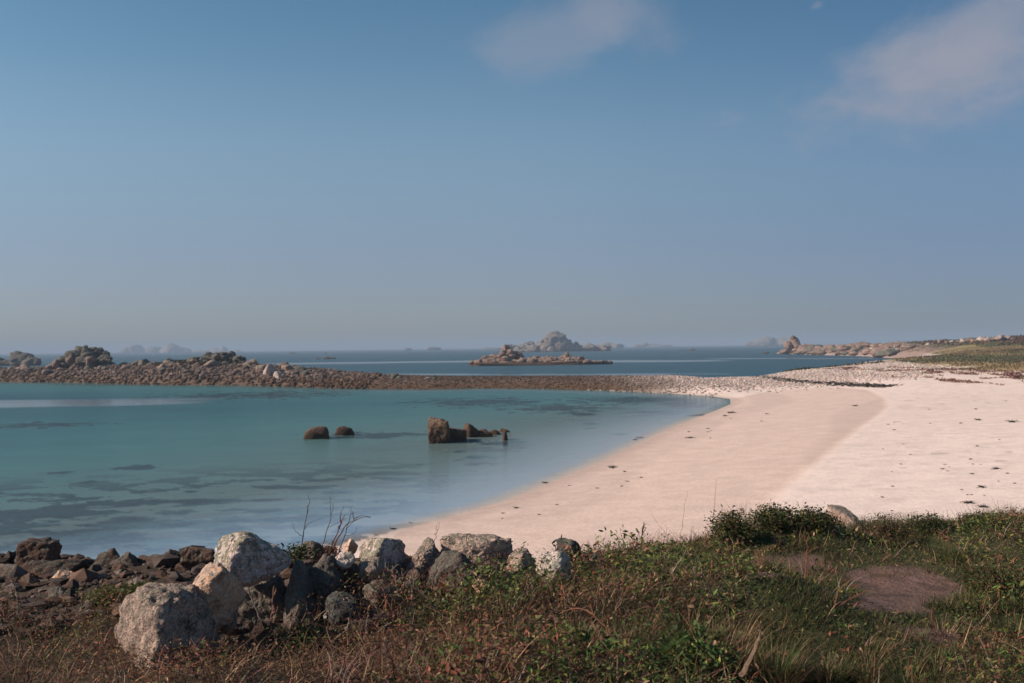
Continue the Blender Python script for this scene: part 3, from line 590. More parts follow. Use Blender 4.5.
multi('rock_outcrop', [(200, 353, 232, 368, 190), (214, 351.5, 236, 366, 190), (228, 350.5, 236, 360, 191), (232, 356, 245, 368, 188), (186, 357, 204, 368, 191), (222, 352, 228, 358, 190)], 'shore_dark', 'jagged dark turf topped outcrop near the middle of the causeway boulders', 'rock outcrop', crag=40, **rk)
for b, D, lab, mt in [((243, 359, 257, 369), 181, 'rosy angular boulder right of the turf topped outcrop', 'shore_pink'), ((212, 354, 222, 359.5), 184, 'rusty pink block on the turf topped outcrop', 'shore_pink'),
    ((256, 364.5, 269, 376), 174, 'brownish upright boulder left of the tall pink one', 'shore_pink'), ((263, 363.5, 277, 380), 171, 'tall light pink boulder, largest of the cluster at the end of the high bank', 'shore_pale'),
    ((273, 371, 285, 383), 168, 'pale grey boulder at the foot of the tall light pink one', 'shore_pale'), ((281, 364.5, 293, 374), 174, 'boulder with a pink top and black side right of the tall light pink one', 'shore_pink'), ((283, 370, 296, 380), 169, 'grey pink boulder below the one with the pink top', 'shore_pink'),
    ((290, 369, 299, 379), 172, 'small dark boulder between grey pink and square boulders', 'shore_dark'), ((296, 366, 305, 377), 173, 'square brown boulder at the right end of the cluster', 'shore_dark'), ((262, 376, 274, 383), 168, 'low pink boulder in front of the tall light pink one', 'shore_pink'), ((299, 374, 309, 382), 168, 'dark low boulder after the square brown one', 'shore_dark'),
    ((390, 373, 399, 381), 160, 'single black rock sticking up from the causeway', 'shore_dark'), ((396, 375.5, 403, 381), 159, 'smaller dark rock leaning on the single black rock', 'shore_dark'), ((430, 377, 437, 381.5), 158, 'dark flat rock on the causeway right of the black one', 'shore_dark'), ((424, 377, 431, 381.5), 157, 'pale pink rock beside the dark flat rock on the causeway', 'shore_pale')]:
    boulder('boulder', b, D, mt, lab, cat='boulder', sub=4, p=10, amp=.06)

# islands
isl = dict(k=12, p=11, amp=.10, nsc=1.8, cracks=.05, fine=.5)
multi('rock_island', [(470, 359, 600, 368, 334, 22), (478, 358, 530, 367, 332, 14), (530, 357.5, 590, 367, 332, 14), (520, 357, 560, 366, 333, 14), (575, 361, 612, 367.5, 333, 12), (468, 361, 500, 367.5, 330, 10), (501, 344, 512.5, 362, 332), (499, 349, 516, 362, 331), (504, 344.5, 511, 352, 332), (512, 351, 524, 362, 333), (488, 354, 503, 362, 333), (481, 355.5, 490, 362, 332), (560, 354, 573, 362, 333), (564, 351.8, 570, 358, 333), (540, 357, 560, 362, 331), (583, 360, 592, 366, 331)], 'head', 'low pinkish rock islet with a tall pink stack beyond the middle of the causeway', 'rock island', crag=150, **isl)
multi('rock_island', [(539, 335.5, 568.5, 362, 1200, 30), (545, 331.5, 563, 350, 1195, 20), (551, 330.5, 562, 341, 1205, 20), (558, 333, 567.5, 350, 1200, 16), (540, 336, 552, 352, 1195), (560, 337, 569, 354, 1200), (512, 344, 545, 356, 1205, 30), (520, 341, 534, 352, 1230, 20), (503, 344, 522, 354, 1240, 20), (524, 345, 541, 355, 1180), (540, 344, 552, 355, 1170), (547, 346, 558, 354, 1165), (562, 343, 582, 356, 1205, 30), (570, 341.5, 580, 352, 1205, 16), (576, 344, 600, 354, 1205, 30), (594, 344.5, 612, 354, 1205, 24)], 'island', 'tall hazy dome shaped rock island behind the pinkish islet', 'rock island', crag=90, **isl)
multi('rock_island', [(11, 350.5, 28, 370, 474), (10, 352, 34, 370, 474), (20, 357, 42, 370, 470), (-12, 357, 8, 370, 480), (0, 359, 20, 369, 478), (-30, 358, -8, 369, 480)], 'shore_dark', 'dark hooked rock rising behind the causeway at the far left', 'rock island', crag=25, **isl)
DI = 'faint islands near the horizon'
far = dict(k=12, p=9, amp=.13, nsc=2.2, fine=.5)
multi('distant_island', [(118, 347, 136, 358, 3600), (130, 344.8, 146, 358, 3600), (146, 346.5, 165, 358, 3600), (158, 343.3, 180, 358, 3550), (172, 346, 192, 358, 3600), (188, 350, 212, 358, 3600), (206, 347.5, 226, 358, 3650), (219, 345.8, 228, 358, 3600), (226, 350, 244, 358, 3650)], 'island', 'faint blue chain of humps on the horizon at the left', 'island', DI, **far)
multi('distant_island', [(580, 342.3, 594, 352, 2300), (590, 344, 606, 352, 2300), (600, 341.5, 615, 352, 2300), (608, 343, 625, 352, 2300), (560, 345, 586, 352, 2300)], 'island', 'faint pinkish humps just right of the dome shaped island', 'island', DI, **far)
multi('distant_island', [(630, 343.8, 646, 350, 3500), (638, 342.2, 650, 350, 3500), (646, 343.6, 662, 350, 3500), (656, 344.6, 672, 350, 3500)], 'island', 'small faint flat island midway between the dome island and the dark skerry', 'island', DI, **far)
multi('distant_island', [(744, 341, 768, 350, 2900), (752, 337, 772, 350, 2900), (762, 336, 776, 350, 2900), (772, 337.5, 790, 350, 2900)], 'island', 'faint pink and grey island left of the headland stack', 'island', DI, **far)
SK = 'low dark skerries far out on the sea'
SKL = [((287, 352.2, 296, 355), 1500, 'leftmost of the small skerries near the horizon'), ((302, 352.9, 311, 354.3), 1600, 'thin skerry just right of the leftmost one'), ((318, 352.6, 328, 354.4), 1500, 'low skerry with a small knob, third from the left'), ((323.5, 351.6, 327, 354.4), 1490, 'small knob of rock on the third skerry from the left'),
 ((302, 358.2, 307, 360), 640, 'tiny nearer skerry left of the dark pair'), ((315, 357.8, 322, 360.2), 620, 'small dark skerry of the nearer pair'), ((323, 356.6, 331, 360.4), 610, 'largest dark skerry left of centre'), ((329, 357.3, 336, 360.4), 615, 'dark skerry joined to the right of the largest one'),
 ((404, 347.8, 412, 350), 2600, 'faint skerry left of the wide one near the horizon'), ((427, 346.8, 441, 350), 2500, 'wide faint skerry near the horizon left of the pinkish islet'), ((442, 351, 449, 352.6), 1600, 'thin skerry below and right of the wide faint one'), ((453, 350.8, 459, 352.4), 1600, 'second thin skerry near the wide faint one'),
 ((481, 347.4, 501, 350), 2600, 'long faint skerry left of the dome island'), ((495.5, 351.4, 499.5, 353.5), 1200, 'tiny rock above the left end of the pinkish islet'), ((577, 349.8, 583, 352.2), 1300, 'small dark rock right of the dome island'), ((687.5, 348.5, 695.5, 351.5), 1100, 'lone dark skerry right of the islands'), ((763, 351.6, 769, 354.5), 620, 'small dark rock left of the headland stack')]
for b, D, lab in SKL: boulder('skerry', (b[0], b[1], b[2], b[3] + 1), D, 'shore_dark', lab, cat='skerry', group=SK, sub=3, depth=.5, sink=0, amp=.1)

# headland stack and cliffs
HS = 'pink rocks of the headland'
for b, D, lab in [((785, 337, 801, 357), 590, 'tall pink rock stack at the tip of the headland'), ((790, 335.3, 798, 342), 588, 'overhanging cap of the headland stack'), ((792, 339, 801, 350), 585, 'rounded pink block on the right of the headland stack'), ((784, 341, 792, 350), 586, 'bulging pink block on the left of the headland stack'), ((780, 349, 790, 357), 583, 'low pink rock at the foot of the headland stack'), ((797, 345, 812, 356), 575, 'sloping pink rock right of the headland stack'), ((806, 348, 820, 356), 560, 'low rock between stack and pink cliff'), ((801, 343.5, 807, 352), 578, 'narrow pink rock right behind the stack'), ((826, 347, 842, 356), 520, 'smooth pink slab starting the cliff right of the stack'), ((836, 345, 852, 355.5), 500, 'pink cliff rock with a dark cleft')]:
    boulder('rock', b, D, 'head', lab, cat='rock', group=HS, sub=4, k=12, p=9, amp=.09, cracks=.05, sink=.1)
def terr(x, y):
    z, *_ = height(np.array([float(x)]), np.array([float(y)])); return float(z[0])
def many(name, meshes, spots, label, cat, group):
    for i, (x, y, z, s, rz, k) in enumerate(spots):
        o = bpy.data.objects.new(name, meshes[k % len(meshes)]); COL.objects.link(o)
        o.location = (x, y, z); o.rotation_euler = (0, 0, rz); o.scale = (s, s, s * (.75 + .4 * ((i * 37) % 11) / 11)); tag(o, label, cat, group)
def variants(name, mats, n, sub=3, dims=(1, .85, .7), **kw):
    r = []
    for i in range(n):
        v, f = rock_shape(900 + i * 7 + len(name), dims, sub=sub, **kw); r.append(mesh_of(name, v, f, M[mats[i % len(mats)]]))
    return r
vb = variants('causeway_boulder', ['shore_pink', 'shore_dark', 'shore_pink', 'shore_dark', 'shore_dark', 'shore_pink', 'shore_pink', 'shore_dark'], 8, k=10, p=10, amp=.08)
r = np.random.default_rng(3); spots = []
cx, cy = r.uniform(-125, -22, 9000), r.uniform(150, 245, 9000)
cz, csd, *_ = height(cx, cy); cu, cv = proj(cx, cy, cz)
dfr = dist(cx, cy, bay_line)
ok = (csd > 0.3) & (cu > -25) & (cu < 345) & (cz < 3.9 + .4 * r.random(9000)) & (dfr < 26)
for i in np.where(ok)[0]:
    s = float(r.choice([.9, 1.2, 1.6, 2.2, 2.9], p=[.3, .3, .22, .13, .05]))
    if csd[i] < 4: s *= .75
    if cu[i] > 300: s *= .55
    if any((cx[i] - a[0]) ** 2 + (cy[i] - a[1]) ** 2 < (.42 * (s + a[3])) ** 2 for a in spots): continue
    spots.append((cx[i], cy[i], cz[i] + s * .12, s, r.uniform(0, 6.28), int(r.integers(0, 8))))
    if len(spots) >= 285: break
many('causeway_boulder', vb, spots, 'one of the weathered pink and dark boulders heaped on the causeway', 'boulder', 'boulders heaped along the causeway')
vh = variants('headland_rock', ['head', 'head', 'shore_dark', 'head'], 6, k=12, p=14, amp=.12, dims=(1.35, 1, .6), cracks=.05)
spots = []
cx, cy = r.uniform(120, 260, 6000), r.uniform(350, 600, 6000); cz, csd, *_ = height(cx, cy); cu, cv = proj(cx, cy, cz)
hd = dist(cx, cy, head_line)
for i in np.where((csd > 0) & (hd < 16) & (cu < 950) & (cz < 5.4))[0]:
    s = float(r.uniform(2.4, 6.5))
    if any((cx[i] - a[0]) ** 2 + (cy[i] - a[1]) ** 2 < (.40 * (s + a[3])) ** 2 for a in spots): continue
    spots.append((cx[i], cy[i], cz[i] + s * .1, s, r.uniform(0, 6.28), int(r.integers(0, 6))))
    if len(spots) >= 110: break
many('headland_rock', vh, spots, 'one of the pink rocks that make up the low headland cliff', 'rock', 'pink rocks of the low headland cliff')
vs = variants('skyline_boulder', ['shore_pale', 'head', 'shore_pink'], 4, k=9, p=7, amp=.06)
spots = []
for px, D, s in [(a_, b_, c_ * .68) for a_, b_, c_ in [(917, 400, 3), (921, 400, 2.6), (927, 398, 3), (933, 396, 2.6), (941, 390, 4.2), (946, 388, 3), (951, 386, 3.4), (958, 380, 2.5), (963, 372, 4), (969, 368, 4.4), (974, 360, 3.5), (979, 352, 4.6), (983, 350, 5), (988, 345, 3.6), (994, 335, 4.6), (999, 330, 5.4), (1003, 332, 4.4), (1008, 330, 4), (1013, 326, 2.4), (895, 420, 3), (903, 415, 2.4), (888, 430, 3.2), (879, 445, 3.4), (872, 455, 4)]]:
    p = a2(px, D); spots.append((p[0], p[1], terr(*p) + s * .3, s, px * 1.3, px))
many('skyline_boulder', vs, spots, 'one of the pale granite boulders along the skyline of the right hand hill', 'boulder', 'pale boulders on the hill crest')
_p = hit(805, 366.5)
boulder('boulder', (802, 362, 808, 368), _p.y, 'shore_pale', 'small white rock on the shingle point beside green plants', cat='rock', sub=3, seed=77)

# ------------------------------------------------------------------ shingle as stuff
def stones(name, n, xr_, yr_, keep, size, colfn, label, seed=1):
    r = np.random.default_rng(seed); x = r.uniform(*xr_, n * 6); y = r.uniform(*yr_, n * 6)
    z, sd, *rest = height(x, y); k = keep(x, y, z, sd, r); x, y, z, sd = x[k][:n], y[k][:n], z[k][:n], sd[k][:n]; m = len(x)
    d, f = ico(1); nv = len(d)
    s = size(x, y, r) ; sh = np.column_stack([r.uniform(.8, 1.3, m), r.uniform(.7, 1.1, m), r.uniform(.45, .9, m)])
    rz = r.uniform(0, 6.28, m); v = d[None] * sh[:, None, :] * (1 + .25 * r.normal(size=(m, nv, 1)).clip(-1.2, 1.2)) * s[:, None, None] / 2
    c, t = np.cos(rz)[:, None], np.sin(rz)[:, None]
    X = v[..., 0] * c - v[..., 1] * t + x[:, None]; Y = v[..., 0] * t + v[..., 1] * c + y[:, None]; Z = v[..., 2] + (z + s * .12)[:, None]
    ff = (f[None] + (np.arange(m) * nv)[:, None, None]).reshape(-1, 3)
    cc = colfn(x, y, z, sd, r); cc = np.repeat(cc, nv, axis=0)
    me = mesh_of(name, np.stack([X, Y, Z], -1).reshape(-1, 3), ff, M_PEB, False, {'Col': np.clip(cc, .01, .8)})
    o = put(name, me, (0, 0, 0)); tag(o, label, 'pebbles', kind='stuff'); return o
def barcol(x, y, z, sd, r):
    m = len(x); pale = np.array([.50, .40, .35]); c = pale[None] * r.uniform(.6, 1.15, (m, 1)) * np.array([1, 1, 1])[None] * (1 + .06 * r.normal(size=(m, 3)))
    b = (1 - sst(8, 32, x + 5 * r.normal(size=m)))
    lf_ = (1 - sst(-30, -15, x))[:, None]; br = (np.array([.068, .041, .026])[None] * (1 - lf_) + np.array([.105, .072, .055])[None] * lf_) * r.uniform(.25, 1.7, (m, 1)); c = c * (1 - b[:, None] * .92) + br * b[:, None] * .92
    k = (1 - sst(.6, 1.6, z + .25 * r.normal(size=m))) * (1 - sst(8, 24, x)); c = c * (1 - k[:, None] * .9) + np.array([.085, .047, .023])[None] * r.uniform(.5, 1.4, (m, 1)) * k[:, None] * .9
    return c
stones('shingle', 21000, (-135, 62), (112, 250), lambda x, y, z, sd, r: (sd > -.5) & (y > 119 + .12 * np.maximum(x - 30, 0) + 3 * r.normal(size=len(x))) & (x < 52) & (z < 3.3) & (dist(x, y, bay_line) < 34), lambda x, y, r: np.where(x < -22, r.uniform(.3, .95, len(x)), r.uniform(.12, .36, len(x))), barcol, 'brown to pale stones and shingle covering the causeway', 5)
def upcol(x, y, z, sd, r):
    m = len(x); return np.array([.60, .49, .43])[None] * r.uniform(.55, 1.15, (m, 1)) * (1 + .05 * r.normal(size=(m, 3)))
stones('pebbles', 7000, (22, 75), (104, 215), lambda x, y, z, sd, r: (sd > 3) & (y > 124 + .08 * x + 5 * r.normal(size=len(x))) & (z < 2.25), lambda x, y, r: r.uniform(.09, .30, len(x)), upcol, 'pale pink pebbles on the upper shore behind the sand', 6)

def screec(x, y, z, sd, r):
    m = len(x); c = np.array([(.085, .053, .04), (.065, .05, .043), (.12, .07, .05), (.15, .115, .095)])[r.choice(4, m, p=[.4, .3, .2, .1])]; return c * r.uniform(.5, 1.3, (m, 1))
def screek(x, y, z, sd, r):
    u, v = proj(x, y, z); return (inside(u, v, [(-160, 520), (-160, 640), (40, 640), (110, 612), (215, 650), (560, 606), (600, 560), (560, 520)])) & (y < 13) & (y > 5.5)
stones('scree', 2600, (-8, 1.2), (5.5, 13), screek, lambda x, y, r: np.exp(r.normal(-2.6, .5, len(x))).clip(.03, .26), screec, 'broken brown stones between the boulders on the shore', 8)
# ------------------------------------------------------------------ generic scatter of small flat or ribbon pieces
def ribbons(P, Dv, Ln, W, C, bend, seg=3, r=None, taper=True, flat=None):
    """P base (m,3); Dv unit direction (m,3); Ln, W lengths; bend (m,3) displacement at the tip"""
    m = len(P); t = np.linspace(0, 1, seg + 1)
    side = np.cross(Dv, np.array([0, 0, 1.0])[None] + .01) if flat is None else flat
    side /= np.linalg.norm(side, axis=1)[:, None] + 1e-9
    ctr = P[:, None] + Dv[:, None] * (Ln[:, None, None] * t[None, :, None]) + bend[:, None] * (t ** 2)[None, :, None]
    w = W[:, None] * ((1 - .85 * t ** 1.5)[None] if taper is True else (np.sin(np.pi * (.12 + .8 * t)) ** .8)[None] if taper == 'leaf' else np.ones((1, seg + 1)))
    a = ctr - side[:, None] * w[..., None] / 2; b = ctr + side[:, None] * w[..., None] / 2
    V = np.stack([a, b], 2).reshape(m, -1, 3)
    q = np.array([[2 * i, 2 * i + 1, 2 * i + 3, 2 * i + 2] for i in range(seg)])
    Fq = (q[None] + (np.arange(m) * 2 * (seg + 1))[:, None, None]).reshape(-1, 4)
    return V.reshape(-1, 3), Fq, np.repeat(C, 2 * (seg + 1), axis=0)
class Stuff:
    def __init__(s): s.V = []; s.F = []; s.C = []; s.n = 0
    def add(s, v, f, c): s.V.append(v); s.F.append(f + s.n); s.C.append(c); s.n += len(v)
    def build(s, name, mat, label=None, cat=None, kind='stuff', loc=None, group=None):
        V = np.vstack(s.V); l = Vector((0, 0, 0))
        if loc is not None: V = V - np.array(loc)[None]; l = Vector(loc)
        me = mesh_of(name, V, np.vstack(s.F), mat, True, {'Col': np.clip(np.vstack(s.C), .004, .9)}); return tag(put(name, me, l), label, cat, group, kind)
def unit(v): return v / (np.linalg.norm(v, axis=1)[:, None] + 1e-9)
def pal(r, m, cols, wts, var=.3):
    c = np.array(cols)[r.choice(len(cols), m, p=np.array(wts) / sum(wts))]; return c * r.uniform(1 - var, 1 + var, (m, 1))

GREEN = (.045, .075, .018); DKG = (.025, .042, .014); YG = (.12, .125, .03); OL = (.085, .085, .028); RED = (.13, .045, .028); RB = (.09, .045, .028); BR = (.055, .034, .022); STR = (.30, .20, .115); TAN = (.20, .125, .075); PNK = (.24, .12, .105); GRY = (.24, .2, .17)

# ---- sampling of the near bank: positions and pixel coordinates
def near(m, r, xlo=-5.2, xhi=7.2, ylo=4.6, yhi=12.2):
    y = r.uniform(ylo, yhi, m); x = r.uniform(-.60, .60, m) * y
    z, sd, bay, mm, dm, dp = height(x, y); u, v = proj(x, y, z); ye = np.interp(x, YE_X, YE_Y)
    return x, y, z, u, v, y - ye
def pwarp(u, v, x, y):
    a = fbm(x, y, sc=.5, oct=4, s=3); b = fbm(x, y, sc=2.2, oct=3, s=8); return pathmask(u + 34 * a + 26 * b, v + 11 * b + 6 * a)
def region(u, v, x, y):
    """weights: red-brown scrub (left/centre), leafy green (centre right), short grass (right)"""
    n = fbm(x, y, sc=1.1, oct=3, s=101); n2 = fbm(x, y, sc=.6, oct=3, s=103)
    g = sst(430, 680, u + 110 * n)                      # towards the right
    grass = sst(690, 800, u + 60 * n2 + .25 * (v - 600)) * (1 - .55 * sst(930, 1000, u))
    mound = np.exp(-((u - 775) / 90) ** 2 - ((v - 527) / 24) ** 2)
    return n, n2, g, np.clip(grass - mound * 1.2, 0, 1), mound
def canopy(u, v, x, y, n, n2, grass):
    cl_ = fbm(x, y, sc=3.4, oct=2, s=141); cl2 = fbm(x, y, sc=1.5, oct=2, s=143); h = .13 + .06 * n + .04 * n2 + (.20 * cl_ + .22 * cl2) * (1 - grass)
    h = h + .09 * np.exp(-((u - 170) / 90) ** 2 - ((v - 668) / 14) ** 2) + .07 * np.exp(-((u - 400) / 120) ** 2 - ((v - 625) / 22) ** 2) + .14 * np.exp(-((u - 620) / 110) ** 2 - ((v - 580) / 40) ** 2) + .07 * sst(430, 560, u) * (1 - sst(640, 760, u)) + .12 * sst(940, 1010, u) * (v < 620)
    h = h * (1 - .72 * grass)
    return np.clip(h, .015, .5)
def not_rocky(u, v):
    r1 = inside(u, v, [(-200, 470), (-200, 612), (60, 622), (112, 600), (215, 655), (330, 628), (420, 598), (560, 592), (570, 470)])
    return ~r1
r = np.random.default_rng(11)

# leafy undergrowth
x, y, z, u, v, e = near(420000, r)
n, n2, g, grass, mound = region(u, v, x, y); pm_ = pwarp(u, v, x, y)
hc = canopy(u, v, x, y, n, n2, grass)
hc = hc * (1 - .72 * sst(-1.5, -.4, e)); dens = (1 - pm_) * (.8 - .62 * grass) * (not_rocky(u, v)) * (e < .6 + .5 * n)
k = r.random(len(x)) < dens * .48
x, y, z, u, v, n, n2, g, grass, hc, mound = [a[k] for a in (x, y, z, u, v, n, n2, g, grass, hc, mound)]; m = len(x)
zz = z + hc * (1 - r.random(m) ** 1.7 * .9) * r.uniform(.8, 1.1, m)
Ln = r.uniform(.012, .034, m) * (.62 + .38 * sst(300, 480, u)) * (1 + .35 * mound) * (1 + .5 * sst(0, .4, fbm(x, y, sc=2.3, oct=2, s=151))); 
big = (np.exp(-((u - 690) / 60) ** 2 - ((v - 655) / 22) ** 2) > r.random(m) * 1.1); Ln = np.where(big, r.uniform(.03, .05, m), Ln)
d = unit(np.column_stack([r.normal(size=m), r.normal(size=m), r.normal(size=m) * .6 + .35]))
cg = 1.3 * pal(r, m, [GREEN, DKG, YG, OL, RB, TAN], [5, 3, 2.6, 2, 1.0, .6], .35); cb = pal(r, m, [(.19, .065, .04), (.13, .065, .04), BR, OL, (.24, .15, .09), GREEN, YG], [3, 4, 2.5, 1.2, 1.6, 1.3, 1], .4)
patch = sst(-.12, .22, fbm(x, y, sc=1.8, oct=3, s=107) + (g - .42) * .55 + mound * .2)
gm_ = (r.random(m) < patch)[:, None]
rust = sst(.15, .4, fbm(x, y, sc=1.25, oct=3, s=163))[:, None] * (r.random(m) < .45)[:, None]
C = np.where(gm_, cg, cb); C = 1.25 * (C * (1 - rust) + rust * pal(r, m, [(.17, .065, .035), (.12, .055, .035), (.24, .14, .07)], [3, 3, 2], .3)) * (1 + .5 * np.clip(fbm(x, y, sc=4.5, oct=2, s=161), -.6, .8))[:, None]; C = np.where(big[:, None], pal(r, m, [(.06, .10, .03), (.10, .14, .05), YG, (.04, .07, .02)], [4, 2, 1, 3]), C)
S1 = Stuff(); fl = unit(r.normal(size=(m, 3)))
S1.add(*ribbons(np.column_stack([x, y, zz]), d, Ln, Ln * r.uniform(.35, .65, m), C, unit(r.normal(size=(m, 3))) * (Ln * .25)[:, None], 2, taper='leaf', flat=fl))
S1.build('undergrowth', M_VEG, 'tangle of small green and reddish leaves covering the bank', 'undergrowth')

# wiry stems
x, y, z, u, v, e = near(110000, r)
n, n2, g, grass, mound = region(u, v, x, y); pm_ = pwarp(u, v, x, y); hc = canopy(u, v, x, y, n, n2, grass)
cen = np.exp(-((u - 470) / 190) ** 2) 
dens = (1 - pm_) * (.24 + .76 * cen * sst(-.35, .3, fbm(x, y, sc=1.6, oct=2, s=171))) * (1 - .8 * grass) * (not_rocky(u, v)) * (e < .9)
k = r.random(len(x)) < dens * .75
x, y, z, u, v, n, g, hc, cen = [a[k] for a in (x, y, z, u, v, n, g, hc, cen)]; m = len(x)
Ln = r.uniform(.07, .26, m) * (1 + .3 * cen); d = unit(np.column_stack([r.normal(size=m) * .8, r.normal(size=m) * .8, np.abs(r.normal(size=m)) * .6 + .35]))
C = pal(r, m, [(.19, .07, .045), RB, BR, STR, (.26, .16, .09), PNK, GRY], [3.2, 3, 1.5, 3.0, 3.2, 2.4, 1.4], .4)
S2 = Stuff(); bend = np.column_stack([r.normal(size=m), r.normal(size=m), -np.abs(r.normal(size=m)) * .8]) * (Ln * .35)[:, None]
S2.add(*ribbons(np.column_stack([x, y, z + hc * .35 * r.random(m)]), d, Ln, r.uniform(.0025, .0085, m), C, bend, 4, taper=True))
x, y, z, u, v, e = near(16000, r); k = (r.random(len(x)) < (np.exp(-((u - 450) / 110) ** 2) + .5 * np.exp(-((u - 620) / 80) ** 2) + .1) * .16 * (v > 585) * (u > 100)) & (u < 760); x, y, z = x[k], y[k], z[k]; m = len(x)
Ln = r.uniform(.22, .55, m); d = unit(np.column_stack([r.normal(size=m) * .9, r.normal(size=m) * .5, np.abs(r.normal(size=m)) * .4 + .5]))
S2.add(*ribbons(np.column_stack([x, y, z + .04]), d, Ln, r.uniform(.004, .009, m), pal(r, m, [(.20, .09, .055), TAN, (.30, .2, .13), PNK, GRY], [3, 3, 2, 2, 1], .3), np.column_stack([r.normal(size=m) * .5, r.normal(size=m) * .4, -np.ones(m)]) * (Ln * .55)[:, None], 7))
S2.build('dry_undergrowth', M_WOOD, 'wiry reddish brown dead stems matted over the bank', 'dry stems')

# grass
x, y, z, u, v, e = near(330000, r)
n, n2, g, grass, mound = region(u, v, x, y); pm_ = pwarp(u, v, x, y); hc = canopy(u, v, x, y, n, n2, grass)
tuft = sst(.05, .4, fbm(x, y, sc=3.0, oct=2, s=113))
crest = np.exp(-((e + .3) / .5) ** 2) * (u > 690)
dens = (1 - pm_ * sst(-.5, .1, .35 - fbm(x, y, sc=5, oct=2, s=401))) * np.clip(grass * .9 + .35 * tuft * g + .5 * crest + .06, 0, 1) * (not_rocky(u, v)) * (e < 1.0)
k = r.random(len(x)) < dens * .62
x, y, z, u, v, n, g, hc, grass, tuft, crest = [a[k] for a in (x, y, z, u, v, n, g, hc, grass, tuft, crest)]; m = len(x)
Ln = r.uniform(.025, .065, m) * (1 + 1.4 * tuft) * (1 + .9 * (1 - grass)) * (1 + .9 * crest)
d = unit(np.column_stack([r.normal(size=m) * .45 + .12, r.normal(size=m) * .45, np.ones(m)]))
dry = sst(-.25, .25, fbm(x, y, sc=1.4, oct=3, s=117) + .35 * crest)
C = pal(r, m, [(.065, .082, .026), (.04, .052, .018), (.10, .10, .035), (.15, .12, .055)], [3, 3, 3, 2], .3); Cd = pal(r, m, [(.20, .145, .07), OL, (.13, .085, .05), RED], [3, 3, 3, 1.2], .3)
C = np.where((r.random(m) < dry * .75 + .1)[:, None], Cd, C) * (.72 * (1 + .45 * fbm(x, y, sc=2.0, oct=3, s=181)))[:, None]
S3 = Stuff(); S3.add(*ribbons(np.column_stack([x, y, z - .005]), d, Ln, r.uniform(.003, .006, m), C, np.column_stack([r.normal(size=m) * .5 + .25, r.normal(size=m) * .5, -np.ones(m) * .35]) * (Ln * .5)[:, None], 3))
# taller tufts : dry yellow clump over the beige boulder and green clumps at the right
def clump(St, px, py, zg, nb, h, spread, cols, wts, w=.004, lean=(0, 0)):
    c = ground(px, py, zg); a = r.uniform(0, 6.28, nb); q = np.sqrt(r.random(nb)) * spread
    P = np.column_stack([c.x + np.cos(a) * q, c.y + np.sin(a) * q, np.full(nb, c.z - .01)]); Ln = h * r.uniform(.5, 1.15, nb)
    d = unit(np.column_stack([np.cos(a) * .35 + lean[0] + r.normal(size=nb) * .15, np.sin(a) * .35 + lean[1] + r.normal(size=nb) * .15, np.ones(nb)]))
    St.add(*ribbons(P, d, Ln, np.full(nb, w) * r.uniform(.6, 1.2, nb), pal(r, nb, cols, wts, .3), np.column_stack([np.cos(a) * .4, np.sin(a) * .4, -.5 * np.ones(nb)]) * (Ln * .5)[:, None], 4))
for px, py, h, nb, sp in [(548, 600, .30, 700, .14), (570, 606, .26, 500, .13), (535, 606, .22, 350, .12), (590, 620, .2, 300, .12)]:
    clump(S3, px, py, 4.08, nb, h, sp, [(.26, .19, .10), OL, (.17, .12, .06), GREEN], [4, 3, 2, 1])
for px, py, h, nb, sp in [(700, 620, .2, 500, .2), (735, 632, .2, 500, .2), (660, 640, .16, 300, .15), (800, 648, .18, 500, .2), (770, 600, .16, 400, .15), (845, 640, .16, 400, .2), (960, 560, .2, 500, .25), (1000, 600, .2, 500, .25), (900, 660, .15, 400, .2), (830, 530, .16, 400, .2), (740, 530, .2, 400, .2), (870, 528, .16, 400, .25), (910, 526, .16, 400, .25), (960, 532, .15, 300, .25), (1010, 540, .18, 400, .3)]:
    clump(S3, px, py, 4.05, nb, h, sp, [(.06, .085, .024), (.04, .06, .018), OL, (.17, .13, .06)], [4, 3, 2, 1.3])
rc = np.random.default_rng(77)
for i in range(300):
    px, py = rc.uniform(430, 1030), rc.uniform(572, 690)
    if pathmask(np.array([px]), np.array([py]))[0] > 0 or (px > 820 and py < 640 and rc.random() < .6): continue
    q = rc.random(); cw = ([(.07, .09, .028), (.05, .07, .02), OL, STR], [4, 3, 2, 1]) if q < .5 else ([STR, (.24, .16, .085), OL, RB], [3, 3, 1, 2])
    clump(S3, px, py, 4.05, int(rc.uniform(60, 260)), rc.uniform(.16, .42) * (1 if px < 780 else .6), rc.uniform(.05, .13), cw[0], cw[1], w=.0055, lean=(rc.normal() * .2, 0))
S3.build('grass', M_VEG, 'short green and straw coloured grass around the footpath', 'grass')

